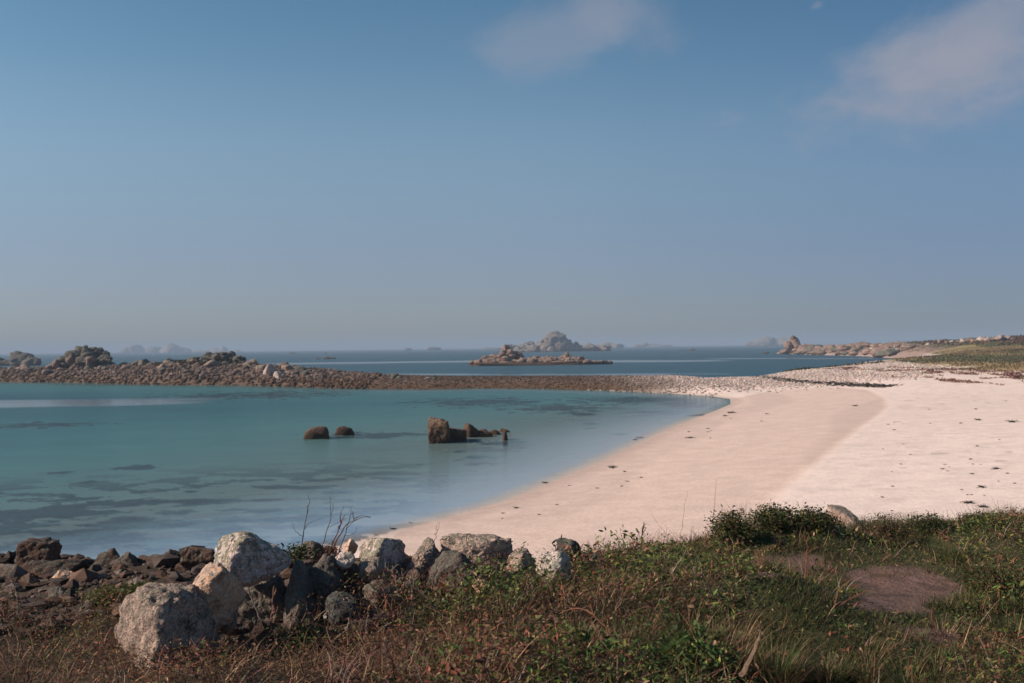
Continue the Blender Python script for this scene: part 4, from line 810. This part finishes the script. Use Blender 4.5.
# scrub mounds: fine red plants along the crest
S4 = Stuff()
x, y, z, u, v, e = near(60000, r); n, n2, g, grass, mound = region(u, v, x, y)
cr = np.exp(-((e - .1) / .35) ** 2) * (sst(-.1, .3, fbm(x, y, sc=1.2, oct=3, s=131) + .2 * (u > 520) * (u < 660) + .15 * (u > 860))) * (u > 500)
k = r.random(len(x)) < cr * .8; x, y, z = x[k], y[k], z[k]; m = len(x); Ln = r.uniform(.06, .17, m)
d = unit(np.column_stack([r.normal(size=m) * .3, r.normal(size=m) * .3, np.ones(m)])); C = pal(r, m, [(.16, .06, .05), PNK, BR, RB, TAN], [3, 2, 2, 2, 1], .3)
P = np.column_stack([x, y, z + .02]); S4.add(*ribbons(P, d, Ln, r.uniform(.004, .007, m), C, r.normal(size=(m, 3)) * (Ln * .15)[:, None], 3))
for q in range(3):
    tt = r.uniform(.45, 1, m); ls = r.uniform(.006, .012, m); dd = unit(r.normal(size=(m, 3)))
    S4.add(*ribbons(P + d * (Ln * tt)[:, None], dd, ls, ls * .6, C * 1.15, dd * 0, 2, taper='leaf', flat=unit(r.normal(size=(m, 3)))))
S4.build('heather_undergrowth', M_VEG, 'fine reddish stems with tiny seed heads fringing the bank against the sand', 'undergrowth')

# ---- countable plants
def stalk(px, py, zg, tip, label, thick=.007, colr=TAN, side=2, seed=0, cat='dry stalk', D=None, curve=(0, 0, 0), group=None):
    r = np.random.default_rng(seed + 500); b = ground(px, py, zg) if D is None else at(px, py, D); t = at(tip[0], tip[1], b.y + tip[2])
    root = bpy.data.objects.new('dry_stalk', None)
    bm = bmesh.new()
    def tube(p0, p1, r0, r1, cv):
        n_ = 9; prev = None
        for i in range(n_ + 1):
            s = i / n_; c = p0.lerp(p1, s) + cv * (4 * s * (1 - s)) + Vector(r.normal(size=3) * .004)
            ring = []; rr = r0 * (1 - s) + r1 * s
            for j in range(5):
                a = j * 2 * math.pi / 5; ring.append(bm.verts.new(c + Vector((math.cos(a) * rr, math.sin(a) * rr * .6, math.sin(a) * rr * .6))))
            if prev:
                for j in range(5): bm.faces.new((prev[j], prev[(j + 1) % 5], ring[(j + 1) % 5], ring[j]))
            prev = ring
    cv = Vector(curve); tube(b, t, thick, thick * .3, cv); L_ = (t - b).length
    for q in range(side):
        s = r.uniform(.35, .85); p = b.lerp(t, s) + cv * (4 * s * (1 - s)); dv = (t - b).normalized() + Vector(r.normal(size=3) * .55); dv.y *= .4
        tube(p, p + dv.normalized() * L_ * r.uniform(.18, .42), thick * .5, thick * .18, Vector(r.normal(size=3) * .02))
    for v_ in bm.verts: v_.co -= b
    me = bpy.data.meshes.new('dry_stalk'); bm.to_mesh(me); bm.free(); put_attr(me, 'Col', np.tile(np.array(colr), (len(me.vertices), 1))); me.materials.append(M_WOOD)
    bpy.data.objects.remove(root)
    return tag(put('dry_stalk', me, b), label, cat, group)
SG = 'dead plant stalks standing above the bank'
for i, a in enumerate([
  (300, 560, 4.15, (308, 505, .1), 'thin straight reddish stalk, leftmost of those above the leafy tuft', .005, RB, 3, (0, 0, 0)),
  (316, 558, 4.15, (334, 503, .1), 'slanting reddish stalk right of the leftmost one above the leafy tuft', .004, RB, 2, (.02, 0, 0)),
  (326, 560, 4.15, (345, 515, .0), 'kinked reddish stalk just left of the arching one', .006, RED, 3, (0, 0, .01)),
  (331, 556, 4.15, (371, 517, .1), 'arching stalk that bends over to the right above the row', .006, RB, 2, (-.04, 0, .10)),
  (338, 556, 4.2, (352, 512, .1), 'forked upright stalk behind the arching one', .004, BR, 3, (0, 0, 0)),
  (362, 548, 4.2, (381, 533, 0), 'short pale twig above the pointed boulder', .003, TAN, 1, (0, 0, .02)),
  (433, 548, 4.2, (439, 524, 0), 'short thin twig behind the squat boulder', .003, BR, 2, (0, 0, 0)),
  (264, 628, 4.1, (247, 582, .05), 'pale bare stem in front of the dark boulder, curved at the top', .006, GRY, 1, (-.01, 0, .01)),
  (271, 632, 4.1, (273, 586, .05), 'fluffy headed reddish stem in front of the dark boulder', .008, (.22, .12, .09), 2, (0, 0, 0)),
  (198, 640, 4.1, (194, 602, .05), 'white bleached stem in front of the rough mottled boulder', .004, (.42, .36, .30), 1, (0, 0, 0)),
  (17, 620, 3.98, (8, 575, .0), 'pale curved stem in front of the black rock at the far left', .006, GRY, 1, (.03, 0, .03)),
  (404, 618, 4.1, (392, 566, .1), 'pale woody branch rising left of the mossy boulder', .007, GRY, 3, (0, 0, .02)),
  (414, 620, 4.1, (411, 573, .1), 'bleached forked branch between the boulders and the mat', .007, (.32, .26, .21), 3, (0, 0, .02)),
  (385, 612, 4.1, (410, 580, .1), 'leaning grey branch crossing the forked branch', .007, GRY, 2, (0, 0, .02)),
  (345, 612, 4.1, (373, 600, .0), 'short white stick lying on the small blue grey boulder', .006, (.42, .37, .32), 0, (0, 0, .01)),
  (420, 604, 4.15, (450, 585, .1), 'thin tan branch under the mossy boulder', .006, TAN, 3, (0, 0, .03)),
  (480, 600, 4.1, (470, 552, .1), 'slender tan stem across the long flat boulder', .004, TAN, 3, (0, 0, .02)),
  (495, 600, 4.1, (487, 560, .1), 'second slender stem across the long flat boulder', .004, TAN, 2, (0, 0, .02)),
  (622, 652, 4.1, (560, 614, .2), 'long arching rusty bramble stem right of the dry clump', .007, (.20, .09, .055), 1, (0, 0, .13)),
  (612, 648, 4.1, (548, 632, .0), 'lower rusty bramble stem lying nearly flat', .006, (.20, .09, .055), 2, (0, 0, .04)),
  (566, 640, 4.1, (560, 590, .1), 'upright rusty stem in the dry yellow clump', .006, (.22, .10, .05), 3, (0, 0, 0)),
  (640, 556, 4.05, (644, 522, .0), 'dark knobbly stalk standing against the sand left of the leafy sprigs', .006, BR, 3, (0, 0, 0)),
  (674, 545, 4.1, (651, 514, .0), 'very thin slanting stem against the sand', .002, TAN, 0, (0, 0, 0)),
  (680, 540, 4.1, (687, 490, .0), 'tall hair thin stem against the sand above the leafy sprig', .002, TAN, 0, (0, 0, 0)),
  (714, 510, 4.3, (716, 478, .0), 'tall hair thin stem at the left end of the grassy mound', .002, TAN, 0, (0, 0, 0)),
  (800, 640, 4.1, (868, 590, .5), 'reddish bramble branch leaning up toward the footpath', .010, (.22, .10, .065), 4, (0, 0, .03)),
  (742, 676, 4.2, (762, 632, .2), 'thick pale stick leaning in the grass near the bottom edge', .011, (.26, .17, .11), 1, (0, 0, 0)),
  (760, 610, 4.1, (758, 548, .2), 'rusty upright dock stem left of the footpath', .006, (.2, .08, .045), 4, (0, 0, 0)),
  (805, 590, 4.1, (808, 535, .2), 'rusty upright stem beside the upper footpath', .006, (.2, .08, .045), 3, (0, 0, 0)),
  (970, 560, 4.1, (938, 532, .1), 'dead orange brown branch in the scrub at the right', .010, (.2, .09, .05), 3, (0, 0, .03)),
  ]):
    px, py, zg, tip, lab, th, cr_, sd_, cv = a
    stalk(px, py, zg, tip, lab, th * (1.45 if th >= .004 else 1.2), cr_, sd_, i, curve=cv, group=SG)

def plant(name, box, D, nl, cols, wts, label, cat, leaf=(.02, .04), stems=8, round_=.5):
    if name == 'shrub': nl = int(nl * 2.6); leaf = (leaf[0] * 1.15, leaf[1] * 1.25); stems = int(stems * 1.6)
    x0, y0, x1, y1 = box; base = at((x0 + x1) / 2, y1, D); tz = terr(base.x, base.y); top = at((x0 + x1) / 2, y0, D).z; base.z = (max(tz, base.z) if name in ('leafy_plant',) and x0 < 400 else tz) - .01; w = (x1 - x0) * D / F; h = max(top - base.z, .10); r = np.random.default_rng(int(x0 * 7 + y0))
    root = bpy.data.objects.new(name, None); COL.objects.link(root); root.location = base; tag(root, label, cat)
    a = r.uniform(0, 6.28, stems); q_ = np.sqrt(r.random(stems)); tp = np.column_stack([np.cos(a) * w * .42 * q_, np.sin(a) * w * .42 * q_, h * r.uniform(.75, 1, stems) * (1 - .55 * q_ ** 2)])
    S = Stuff(); S.add(*ribbons(np.zeros((stems, 3)) + np.column_stack([tp[:, :2] * .2, np.zeros(stems) - .02]), unit(tp), np.linalg.norm(tp, axis=1), np.full(stems, .006), np.tile(np.array(RB), (stems, 1)), tp * 0, 3, taper=False))
    so = S.build('stem', M_WOOD, kind=None); so.parent = root
    k = r.integers(0, stems, nl); t = r.uniform(.15, 1.0, nl) ** .7; P = tp[k] * t[:, None] * .9 + r.normal(size=(nl, 3)).clip(-1.6, 1.6) * np.array([w * .15, w * .15, h * .09])[None]; P[:, 2] = np.abs(P[:, 2])
    ln = r.uniform(leaf[0], leaf[1], nl); d = unit(np.column_stack([r.normal(size=nl), r.normal(size=nl), r.normal(size=nl) * .5 + .6]))
    S = Stuff(); S.add(*ribbons(P, d, ln, ln * .45, pal(r, nl, cols, wts, .3), d * 0 + np.array([0, 0, -1])[None] * (ln * .2)[:, None], 3, taper='leaf', flat=unit(r.normal(size=(nl, 3)))))
    lo = S.build('foliage', M_VEG, kind=None); lo.parent = root; return root
plant('shrub', (84, 584, 132, 630), 7.6, 700, [YG, (.16, .15, .035), OL, GREEN], [4, 3, 2, 2], 'small yellow green bush left of the rough mottled boulder', 'bush', leaf=(.012, .028), stems=14)
plant('shrub', (118, 580, 160, 612), 8.0, 400, [YG, OL, GREEN], [3, 3, 2], 'low yellowish leafy plant between bush and peach boulder', 'bush', leaf=(.012, .026), stems=10)
plant('leafy_plant', (274, 538, 318, 562), 7.6, 330, [GREEN, DKG, YG, RB], [4, 4, 1.5, 1], 'dark green leafy tuft on top of the row right of the whitish boulder', 'plant', leaf=(.02, .045), stems=12)
plant('leafy_plant', (300, 540, 350, 560), 7.8, 260, [RED, RB, PNK, TAN], [3, 3, 2, 1], 'reddish withered plant right of the dark green leafy tuft', 'plant', leaf=(.012, .03), stems=16)
plant('grass_tuft', (278, 620, 330, 646), 6.45, 500, [(.05, .1, .02), (.035, .07, .015), YG], [4, 3, 1], 'bright green tuft at the foot of the dark boulders', 'plant', leaf=(.02, .05), stems=20)
plant('leafy_plant', (672, 532, 690, 566), 8.6, 160, [GREEN, YG, OL, RB], [3, 3, 2, 1], 'upright leafy sprig standing against the sand', 'plant', leaf=(.02, .034), stems=4)
plant('leafy_plant', (655, 537, 668, 562), 8.7, 90, [OL, YG, RB, GREEN], [3, 2, 2, 1], 'smaller leafy sprig left of the upright one', 'plant', leaf=(.018, .03), stems=3)
plant('shrub', (706, 504, 760, 556), 9.3, 1300, [GREEN, DKG, YG, OL, RB, TAN], [4, 3, 2.5, 2.5, 2.5, 1], 'rounded dark green bush at the left end of the grassy mound', 'bush', leaf=(.014, .03), stems=26)
plant('shrub', (748, 500, 800, 548), 9.6, 1300, [GREEN, DKG, OL, RB, YG, TAN], [4, 3, 2.5, 2, 2, 1], 'dark green bush in the middle of the grassy mound', 'bush', leaf=(.014, .03), stems=26)
plant('shrub', (792, 503, 836, 546), 9.6, 1000, [DKG, GREEN, OL, RB, TAN], [4, 3, 2, 2, .6], 'dark scrubby bush left of the pale weathered rock', 'bush', leaf=(.014, .028), stems=24)
plant('shrub', (757, 560, 790, 588), 8.2, 450, [DKG, GREEN, (.02, .035, .012)], [4, 3, 2], 'small dark bush beside the upper footpath', 'bush', leaf=(.014, .03), stems=12)
plant('shrub', (860, 508, 915, 540), 9.9, 900, [RB, OL, GREEN, TAN, BR], [3, 3, 2, 1.5, 2], 'brownish scrub bush right of the pale weathered rock', 'bush', leaf=(.012, .026), stems=26)
plant('shrub', (905, 510, 960, 540), 10.2, 900, [OL, GREEN, BR, DKG], [3, 3, 2, 3], 'low dark bush on the bank edge near the wrack heaps', 'bush', leaf=(.012, .026), stems=26)
plant('shrub', (958, 508, 1012, 542), 10.2, 900, [GREEN, OL, YG, RB], [3, 3, 1.5, 1], 'green bush on the bank edge at the right', 'bush', leaf=(.014, .028), stems=26)
plant('leafy_plant', (640, 628, 735, 676), 5.7, 420, [(.06, .11, .03), (.1, .15, .05), YG, GREEN], [4, 2, 2, 3], 'broad leaved green plant near the bottom edge', 'plant', leaf=(.035, .06), stems=18)
plant('shrub', (960, 560, 1040, 620), 7.5, 1100, [GREEN, OL, RED, RB, DKG], [3, 2, 1.5, 2, 3], 'mixed green and red scrub at the right beside the footpath', 'bush', leaf=(.012, .028), stems=30)

# flowers
def flower_meshes():
    bm = bmesh.new()
    for i in range(9):
        a = i * 2 * math.pi / 9; c, s = math.cos(a), math.sin(a)
        p = [Vector((c * .003, s * .003, 0)), Vector((c * .010 - s * .004, s * .010 + c * .004, .002)), Vector((c * .016, s * .016, .001)), Vector((c * .010 + s * .004, s * .010 - c * .004, .002))]
        bm.faces.new([bm.verts.new(q) for q in p])
    me = bpy.data.meshes.new('petals'); bm.to_mesh(me); bm.free(); put_attr(me, 'Col', np.tile(np.array((.75, .72, .66)), (len(me.vertices), 1))); me.materials.append(M_VEG)
    v, f = ico(2); m2 = mesh_of('flower_centre', v * np.array([.005, .005, .003]) + np.array([0, 0, .002]), f, M_VEG, True, {'Col': np.tile(np.array((.5, .33, .04)), (len(v), 1))})
    S = Stuff(); S.add(*ribbons(np.array([[0, 0, -.12]]), np.array([[0, 0, 1.]]), np.array([.12]), np.array([.003]), np.array([GREEN]), np.zeros((1, 3)), 3, taper=False))
    m3 = mesh_of('stem', S.V[0], S.F[0], M_VEG, True, {'Col': S.C[0]}); return me, m2, m3
fm = flower_meshes()
for i, (px, py) in enumerate([(325, 617), (331, 616), (319, 619), (276, 628), (346, 628), (318, 632), (240, 610 + 18), (245, 627), (340, 640), (384, 652), (396, 640), (300, 652), (660, 600), (652, 588), (676, 606), (846, 596), (960, 548), (628, 566), (700, 600), (610, 600), (745, 656), (580, 586)]):
    p = ground(px, py, 4.1 + .14); root = bpy.data.objects.new('daisy', None); COL.objects.link(root); root.location = p; root.rotation_euler = (.7 + .3 * math.sin(i * 2.1), .4 * math.sin(i), i); s = .75 + .25 * math.sin(i * 1.7); root.scale = (s, s, s)
    tag(root, 'tiny white daisy like flower among the leaves of the bank', 'flower', 'tiny white flowers in the undergrowth')
    for nm, me in zip(('petals', 'flower_centre', 'stem'), fm):
        c = bpy.data.objects.new(nm, me); COL.objects.link(c); c.parent = root

# ------------------------------------------------------------------ vegetation far away (upland at the right and causeway turf)
S5 = Stuff(); r = np.random.default_rng(19)
def fartufts(n, xr_, yr_, keep, h, w, cols, wts):
    x = r.uniform(*xr_, n); y = r.uniform(*yr_, n); z, sd, *_ = height(x, y); k = keep(x, y, z, sd); x, y, z = x[k], y[k], z[k]; m = len(x)
    if m == 0: print('EMPTY far tufts', xr_, yr_, cols[0]); return
    Ln = r.uniform(h * .5, h * 1.2, m); d = unit(np.column_stack([r.normal(size=m) * .5, r.normal(size=m) * .3, np.ones(m)]))
    S5.add(*ribbons(np.column_stack([x, y, z - .05]), d, Ln, r.uniform(w * .5, w * 1.3, m), pal(r, m, cols, wts, .3), r.normal(size=(m, 3)) * (Ln * .2)[:, None], 2, flat=unit(np.column_stack([np.ones(m), r.normal(size=m) * .4, np.zeros(m)]))))
gn = lambda x, y: fbm(x * 1.0, y * .25, sc=.07, oct=4, s=51)
fartufts(60000, (45, 150), (110, 330), lambda x, y, z, sd: (sd > 3) & (z > 2.3) & (gn(x, y) < .12), .3, .22, [(.33, .23, .135), (.25, .18, .10), (.38, .27, .16), (.18, .12, .075)], [4, 3, 2, 2])
fartufts(45000, (45, 180), (110, 420), lambda x, y, z, sd: (sd > 3) & (z > 2.25) & (gn(x, y) > .08), .32, .3, [(.16, .14, .08), (.13, .10, .06), (.22, .17, .10), (.20, .12, .085)], [3, 3, 3, 2])
fartufts(14000, (110, 240), (280, 560), lambda x, y, z, sd: (sd > 12) & (z > 4.8), .7, .8, [(.20, .085, .075), (.14, .10, .065), (.14, .14, .06), (.17, .07, .06)], [3, 3, 3, 2])
fartufts(45000, (40, 90), (98, 215), lambda x, y, z, sd: (sd > 3) & (redzone(x, y) > .5), .22, .3, [(.26, .11, .085), (.22, .09, .07), (.32, .18, .13), (.14, .13, .06)], [4, 3, 2, 1])
g1 = a2(806, 176); g2_ = a2(852, 196)
fartufts(5000, (45, 75), (150, 230), lambda x, y, z, sd: (np.exp(-((x - g1[0] + 1) / 3.2) ** 2 - ((y - g1[1]) / 5) ** 2) + np.exp(-((x - g2_[0]) / 7) ** 2 - ((y - g2_[1]) / 5) ** 2) > .4), .5, .4, [(.075, .085, .035), (.05, .06, .03), (.12, .06, .04)], [4, 3, 1])
fartufts(12000, (-85, -38), (175, 215), lambda x, y, z, sd: (z > 3.2), .4, .4, [(.075, .08, .035), (.05, .055, .025), (.11, .07, .04)], [4, 3, 2])
S5.build('coastal_grass', M_FARVEG, 'bleached and green rough grass and red sorrel on the low land behind the beach', 'grass')

# ------------------------------------------------------------------ seaweed
def weed_mesh(seed, nfr=26, L_=.3):
    r = np.random.default_rng(seed); S = Stuff(); a = r.uniform(0, 6.28, nfr)
    P = np.column_stack([r.normal(size=nfr) * L_ * .35, r.normal(size=nfr) * L_ * .35, r.uniform(.01, .05, nfr)]); Ln = r.uniform(.4, 1, nfr) * L_
    d = unit(np.column_stack([np.cos(a), np.sin(a), r.uniform(.0, .5, nfr)])); S.add(*ribbons(P, d, Ln, Ln * .22, pal(r, nfr, [(.035, .022, .015), (.06, .035, .02), (.02, .014, .01)], [3, 2, 2]), np.tile(np.array([[0, 0, -1.]]), (nfr, 1)) * (Ln * .25)[:, None], 3, taper='leaf', flat=unit(np.column_stack([-np.sin(a), np.cos(a), np.zeros(nfr)]))))
    v, f = ico(2); vv = v * np.array([L_ * .55, L_ * .4, .05]) * (1 + .2 * fbm(v[:, 0] + seed, v[:, 1], v[:, 2], sc=2)[:, None]); q = np.column_stack([f, f[:, 2]])
    me = mesh_of('seaweed_clump', S.V[0], S.F[0], M_WEED, True, {'Col': S.C[0]}); return me, mesh_of('seaweed_mat', vv, f, M_WEED, True, {'Col': np.tile(np.array((.035, .024, .018)), (len(vv), 1))})
wm = [weed_mesh(i) for i in range(5)]
WG = 'clumps of dark seaweed stranded on the sand'
def weed(px, py, wpx, label, group=WG):
    p = ground(px, py, .4)
    for _ in range(8): z = terr(p.x, p.y); p = ground(px, py, z)
    k = int(px + py) % 5; s = wpx * p.y / F / .45; o = bpy.data.objects.new('seaweed_clump', wm[k][0]); COL.objects.link(o); o.location = (p.x, p.y, z + .01); o.rotation_euler = (0, 0, px); o.scale = (s, s * 1.0, min(s, 1.6)); tag(o, label, 'seaweed', group)
    c = bpy.data.objects.new('seaweed_mat', wm[k][1]); COL.objects.link(c); c.parent = o
for px, py, w_, lab in [(612, 467.5, 9, 'largest seaweed clump at the water edge below the middle of the beach'), (545, 483, 7, 'seaweed clump at the water edge left of the largest one'), (516, 508, 6, 'small seaweed clump on wet sand nearest to the boulder row'), (393, 529, 7, 'dark clump at the waterline above the pointed boulder'), (410, 523, 4, 'little dark clump right of the one above the pointed boulder'), (690, 438, 8, 'seaweed clump below the curve of the bay'), (731, 413, 9, 'dark seaweed heap at the inner corner of the bay'), (725, 416, 6, 'lower seaweed strip at the inner corner of the bay'), (635, 440, 5, 'floating weed clump in the shallows'),
    (968, 503, 12, 'wide dark seaweed heap on dry sand above the bank at the right'), (982, 507, 10, 'seaweed heap just right of and below the wide one'), (981, 487, 9, 'seaweed heap above the pair on the dry sand'), (978, 420, 8, 'dark clump alone in the middle of the dry sand'), (1012, 422, 10, 'dark clump near the right edge on the dry sand'), (972, 474, 5, 'small clump left of centre on the right hand dry sand'), (996, 469, 8, 'brown clump right on the dry sand'), (855, 406, 7, 'single clump on the smooth sand near the shingle'), (797, 388, 4, 'brown clump beside the shingle on the smooth sand')]:
    weed(px, py, w_, lab)
r = np.random.default_rng(23)
for i in range(52):
    if i < 20: t = r.random(); q = int(t * 8); b0 = [(400, 530), (450, 517), (500, 503), (560, 479), (600, 462), (650, 438), (690, 420), (715, 411), (731, 404)]; fx = t * 8 - q; px = b0[q][0] * (1 - fx) + b0[q + 1][0] * fx + r.uniform(0, 60); py = b0[q][1] * (1 - fx) + b0[q + 1][1] * fx + r.uniform(1, 16)
    else: px, py = r.uniform(880, 1024), r.uniform(392, 500)
    if py > 520 or py < 400 and px < 900: continue
    weed(px, py, r.uniform(2.0, 4.2), 'tiny scrap of dark seaweed scattered on the pale sand', 'tiny scraps of seaweed on the sand')
Sw = Stuff(); n_ = 2600; t = r.random(n_) * (len(WRACK) - 1); q = t.astype(int); fx = (t - q)[:, None]; W_ = np.array(WRACK); P2 = W_[q] * (1 - fx) + W_[q + 1] * fx + r.normal(size=(n_, 2)) * np.array([.6, .55]); zz, *_ = height(P2[:, 0], P2[:, 1])
a = r.uniform(0, 6.28, n_); Ln = r.uniform(.2, .6, n_)
Sw.add(*ribbons(np.column_stack([P2, zz + .02]), unit(np.column_stack([np.cos(a), np.sin(a), r.uniform(0, .25, n_)])), Ln, Ln * .4, pal(r, n_, [(.03, .025, .018), (.05, .035, .022)], [1, 1]), np.zeros((n_, 3)), 2, taper='leaf', flat=unit(r.normal(size=(n_, 3)))))
Sw.build('seaweed', M_WEED, 'long dark line of dried seaweed along the top of the shingle', 'seaweed')

# ------------------------------------------------------------------ light and sky
SUN_EL = math.radians(31); AZ = math.atan2(-.97, -.16)          # from +Y towards +X
to_sun = Vector((math.sin(AZ) * math.cos(SUN_EL), math.cos(AZ) * math.cos(SUN_EL), math.sin(SUN_EL)))
ld = bpy.data.lights.new('sun', 'SUN'); ld.energy = 5.0; ld.angle = math.radians(.5); ld.color = (1, .83, .69)
lo = bpy.data.objects.new('sun', ld); COL.objects.link(lo); lo.rotation_euler = to_sun.to_track_quat('Z', 'Y').to_euler()
w = bpy.data.worlds.new('World'); scene.world = w; w.use_nodes = True; nt = w.node_tree; nt.nodes.clear()
sky = N(nt, 'ShaderNodeTexSky', sky_type='NISHITA'); sky.sun_disc = False; sky.sun_elevation = SUN_EL; sky.sun_rotation = AZ % (2 * math.pi); sky.air_density = 1.0; sky.dust_density = .3; sky.ozone_density = 1.5; sky.altitude = 0
tc = N(nt, 'ShaderNodeTexCoord')
def cloud(px, py, ax, ay, tilt, seed, amt, sc=7):
    c = ray(px, py).normalized(); rx = Vector((math.cos(tilt), 0, math.sin(tilt))); rx = (rx - c * rx.dot(c)).normalized(); ry = c.cross(rx)
    d1 = N(nt, 'ShaderNodeVectorMath', operation='DOT_PRODUCT'); lk(nt, tc.outputs['Generated'], d1.inputs[0]); d1.inputs[1].default_value = rx / (ax / F)
    d2 = N(nt, 'ShaderNodeVectorMath', operation='DOT_PRODUCT'); lk(nt, tc.outputs['Generated'], d2.inputs[0]); d2.inputs[1].default_value = ry / (ay / F)
    cb = N(nt, 'ShaderNodeCombineXYZ'); lk(nt, d1.outputs['Value'], cb.inputs[0]); lk(nt, d2.outputs['Value'], cb.inputs[1])
    ln = N(nt, 'ShaderNodeVectorMath', operation='LENGTH'); lk(nt, cb.outputs[0], ln.inputs[0])
    nz = N(nt, 'ShaderNodeTexNoise'); nz.inputs['Scale'].default_value = sc; nz.inputs['Detail'].default_value = 10; nz.inputs['Roughness'].default_value = .58; nz.inputs['Distortion'].default_value = .35; mp = N(nt, 'ShaderNodeMapping'); mp.inputs['Location'].default_value = (seed, seed * 2, 0); mp.inputs['Scale'].default_value = (1, 1, 1.6); lk(nt, tc.outputs['Generated'], mp.inputs[0]); lk(nt, mp.outputs[0], nz.inputs['Vector'])
    s = N(nt, 'ShaderNodeMath', operation='MULTIPLY_ADD'); lk(nt, nz.outputs[0], s.inputs[0]); s.inputs[1].default_value = -3.6; lk(nt, ln.outputs['Value'], s.inputs[2])
    f = ramp(nt, s.outputs[0], -1.75, -.55, amt, 0)
    dz = N(nt, 'ShaderNodeVectorMath', operation='DOT_PRODUCT'); lk(nt, tc.outputs['Generated'], dz.inputs[0]); dz.inputs[1].default_value = c
    g = N(nt, 'ShaderNodeMath', operation='GREATER_THAN'); lk(nt, dz.outputs['Value'], g.inputs[0]); g.inputs[1].default_value = 0.3
    o_ = N(nt, 'ShaderNodeMath', operation='MULTIPLY'); lk(nt, f, o_.inputs[0]); lk(nt, g.outputs[0], o_.inputs[1]); return o_.outputs[0]
hs = N(nt, 'ShaderNodeHueSaturation'); hs.inputs['Saturation'].default_value = .98; lk(nt, sky.outputs[0], hs.inputs['Color'])
sd_ = N(nt, 'ShaderNodeSeparateXYZ'); lk(nt, tc.outputs['Generated'], sd_.inputs[0])
def tint(sock, lo, hi, stops):
    mr = N(nt, 'ShaderNodeMapRange'); lk(nt, sock, mr.inputs[0]); mr.inputs[1].default_value = lo; mr.inputs[2].default_value = hi
    cr = N(nt, 'ShaderNodeValToRGB'); lk(nt, mr.outputs[0], cr.inputs[0]); e = cr.color_ramp.elements; cr.color_ramp.interpolation = 'B_SPLINE' if len(stops) > 3 else 'LINEAR'
    while len(e) < len(stops): e.new(.5)
    for i, (p, q) in enumerate(stops): e[i].position = p; e[i].color = (q[0] / 2, q[1] / 2, q[2] / 2, 1)
    vm = N(nt, 'ShaderNodeVectorMath', operation='SCALE'); lk(nt, cr.outputs[0], vm.inputs[0]); vm.inputs['Scale'].default_value = 2; return vm.outputs[0]
# the air of the day: grey lilac low down, clear blue above, darker away from the sun
c = mixc(nt, 1.0, hs.outputs[0], tint(sd_.outputs[2], 0, 1, [(0, (.70, .80, 1.08)), (.03, (.75, .83, 1.19)), (.09, (1.0, .985, 1.24)), (.14, (1.16, 1.22, 1.32)), (.20, (1.38, 1.48, 1.50)), (.27, (1.12, 1.44, 1.50)), (.36, (.90, 1.32, 1.42)), (1, (.8, 1.15, 1.3))]), 'MULTIPLY')
c = mixc(nt, 1.0, c, tint(sd_.outputs[0], -.45, .45, [(0, (1.10, 1.09, 1.06)), (.45, (1.04, 1.03, 1.02)), (.65, (.95, .97, .98)), (1, (.60, .67, .77))]), 'MULTIPLY')
CLOUDC = (5.2, 5.4, 6.5, 1)
for a in [(925, 78, 150, 44, .16, 3.1, .8), (980, 34, 120, 50, .5, 5.2, .7), (575, 34, 80, 34, .25, 8.4, .38), (630, 6, 50, 34, 0, 2.2, .35), (817, 5, 8, 5, .4, 9.1, .35)]:
    c = mixc(nt, cloud(*a), c, CLOUDC)
bg = N(nt, 'ShaderNodeBackground'); lk(nt, c, bg.inputs[0]); bg.inputs[1].default_value = .053; ow = N(nt, 'ShaderNodeOutputWorld'); lk(nt, bg.outputs[0], ow.inputs[0])

vs_ = scene.view_settings; vs_.view_transform = 'Standard'; vs_.look = 'None'; vs_.exposure = 0.25; vs_.gamma = 1; vs_.use_curve_mapping = False
cy = scene.cycles; cy.use_denoising = True; cy.max_bounces = 6; cy.diffuse_bounces = 3; cy.glossy_bounces = 3; cy.transparent_max_bounces = 12; cy.volume_bounces = 0; cy.sample_clamp_indirect = 4
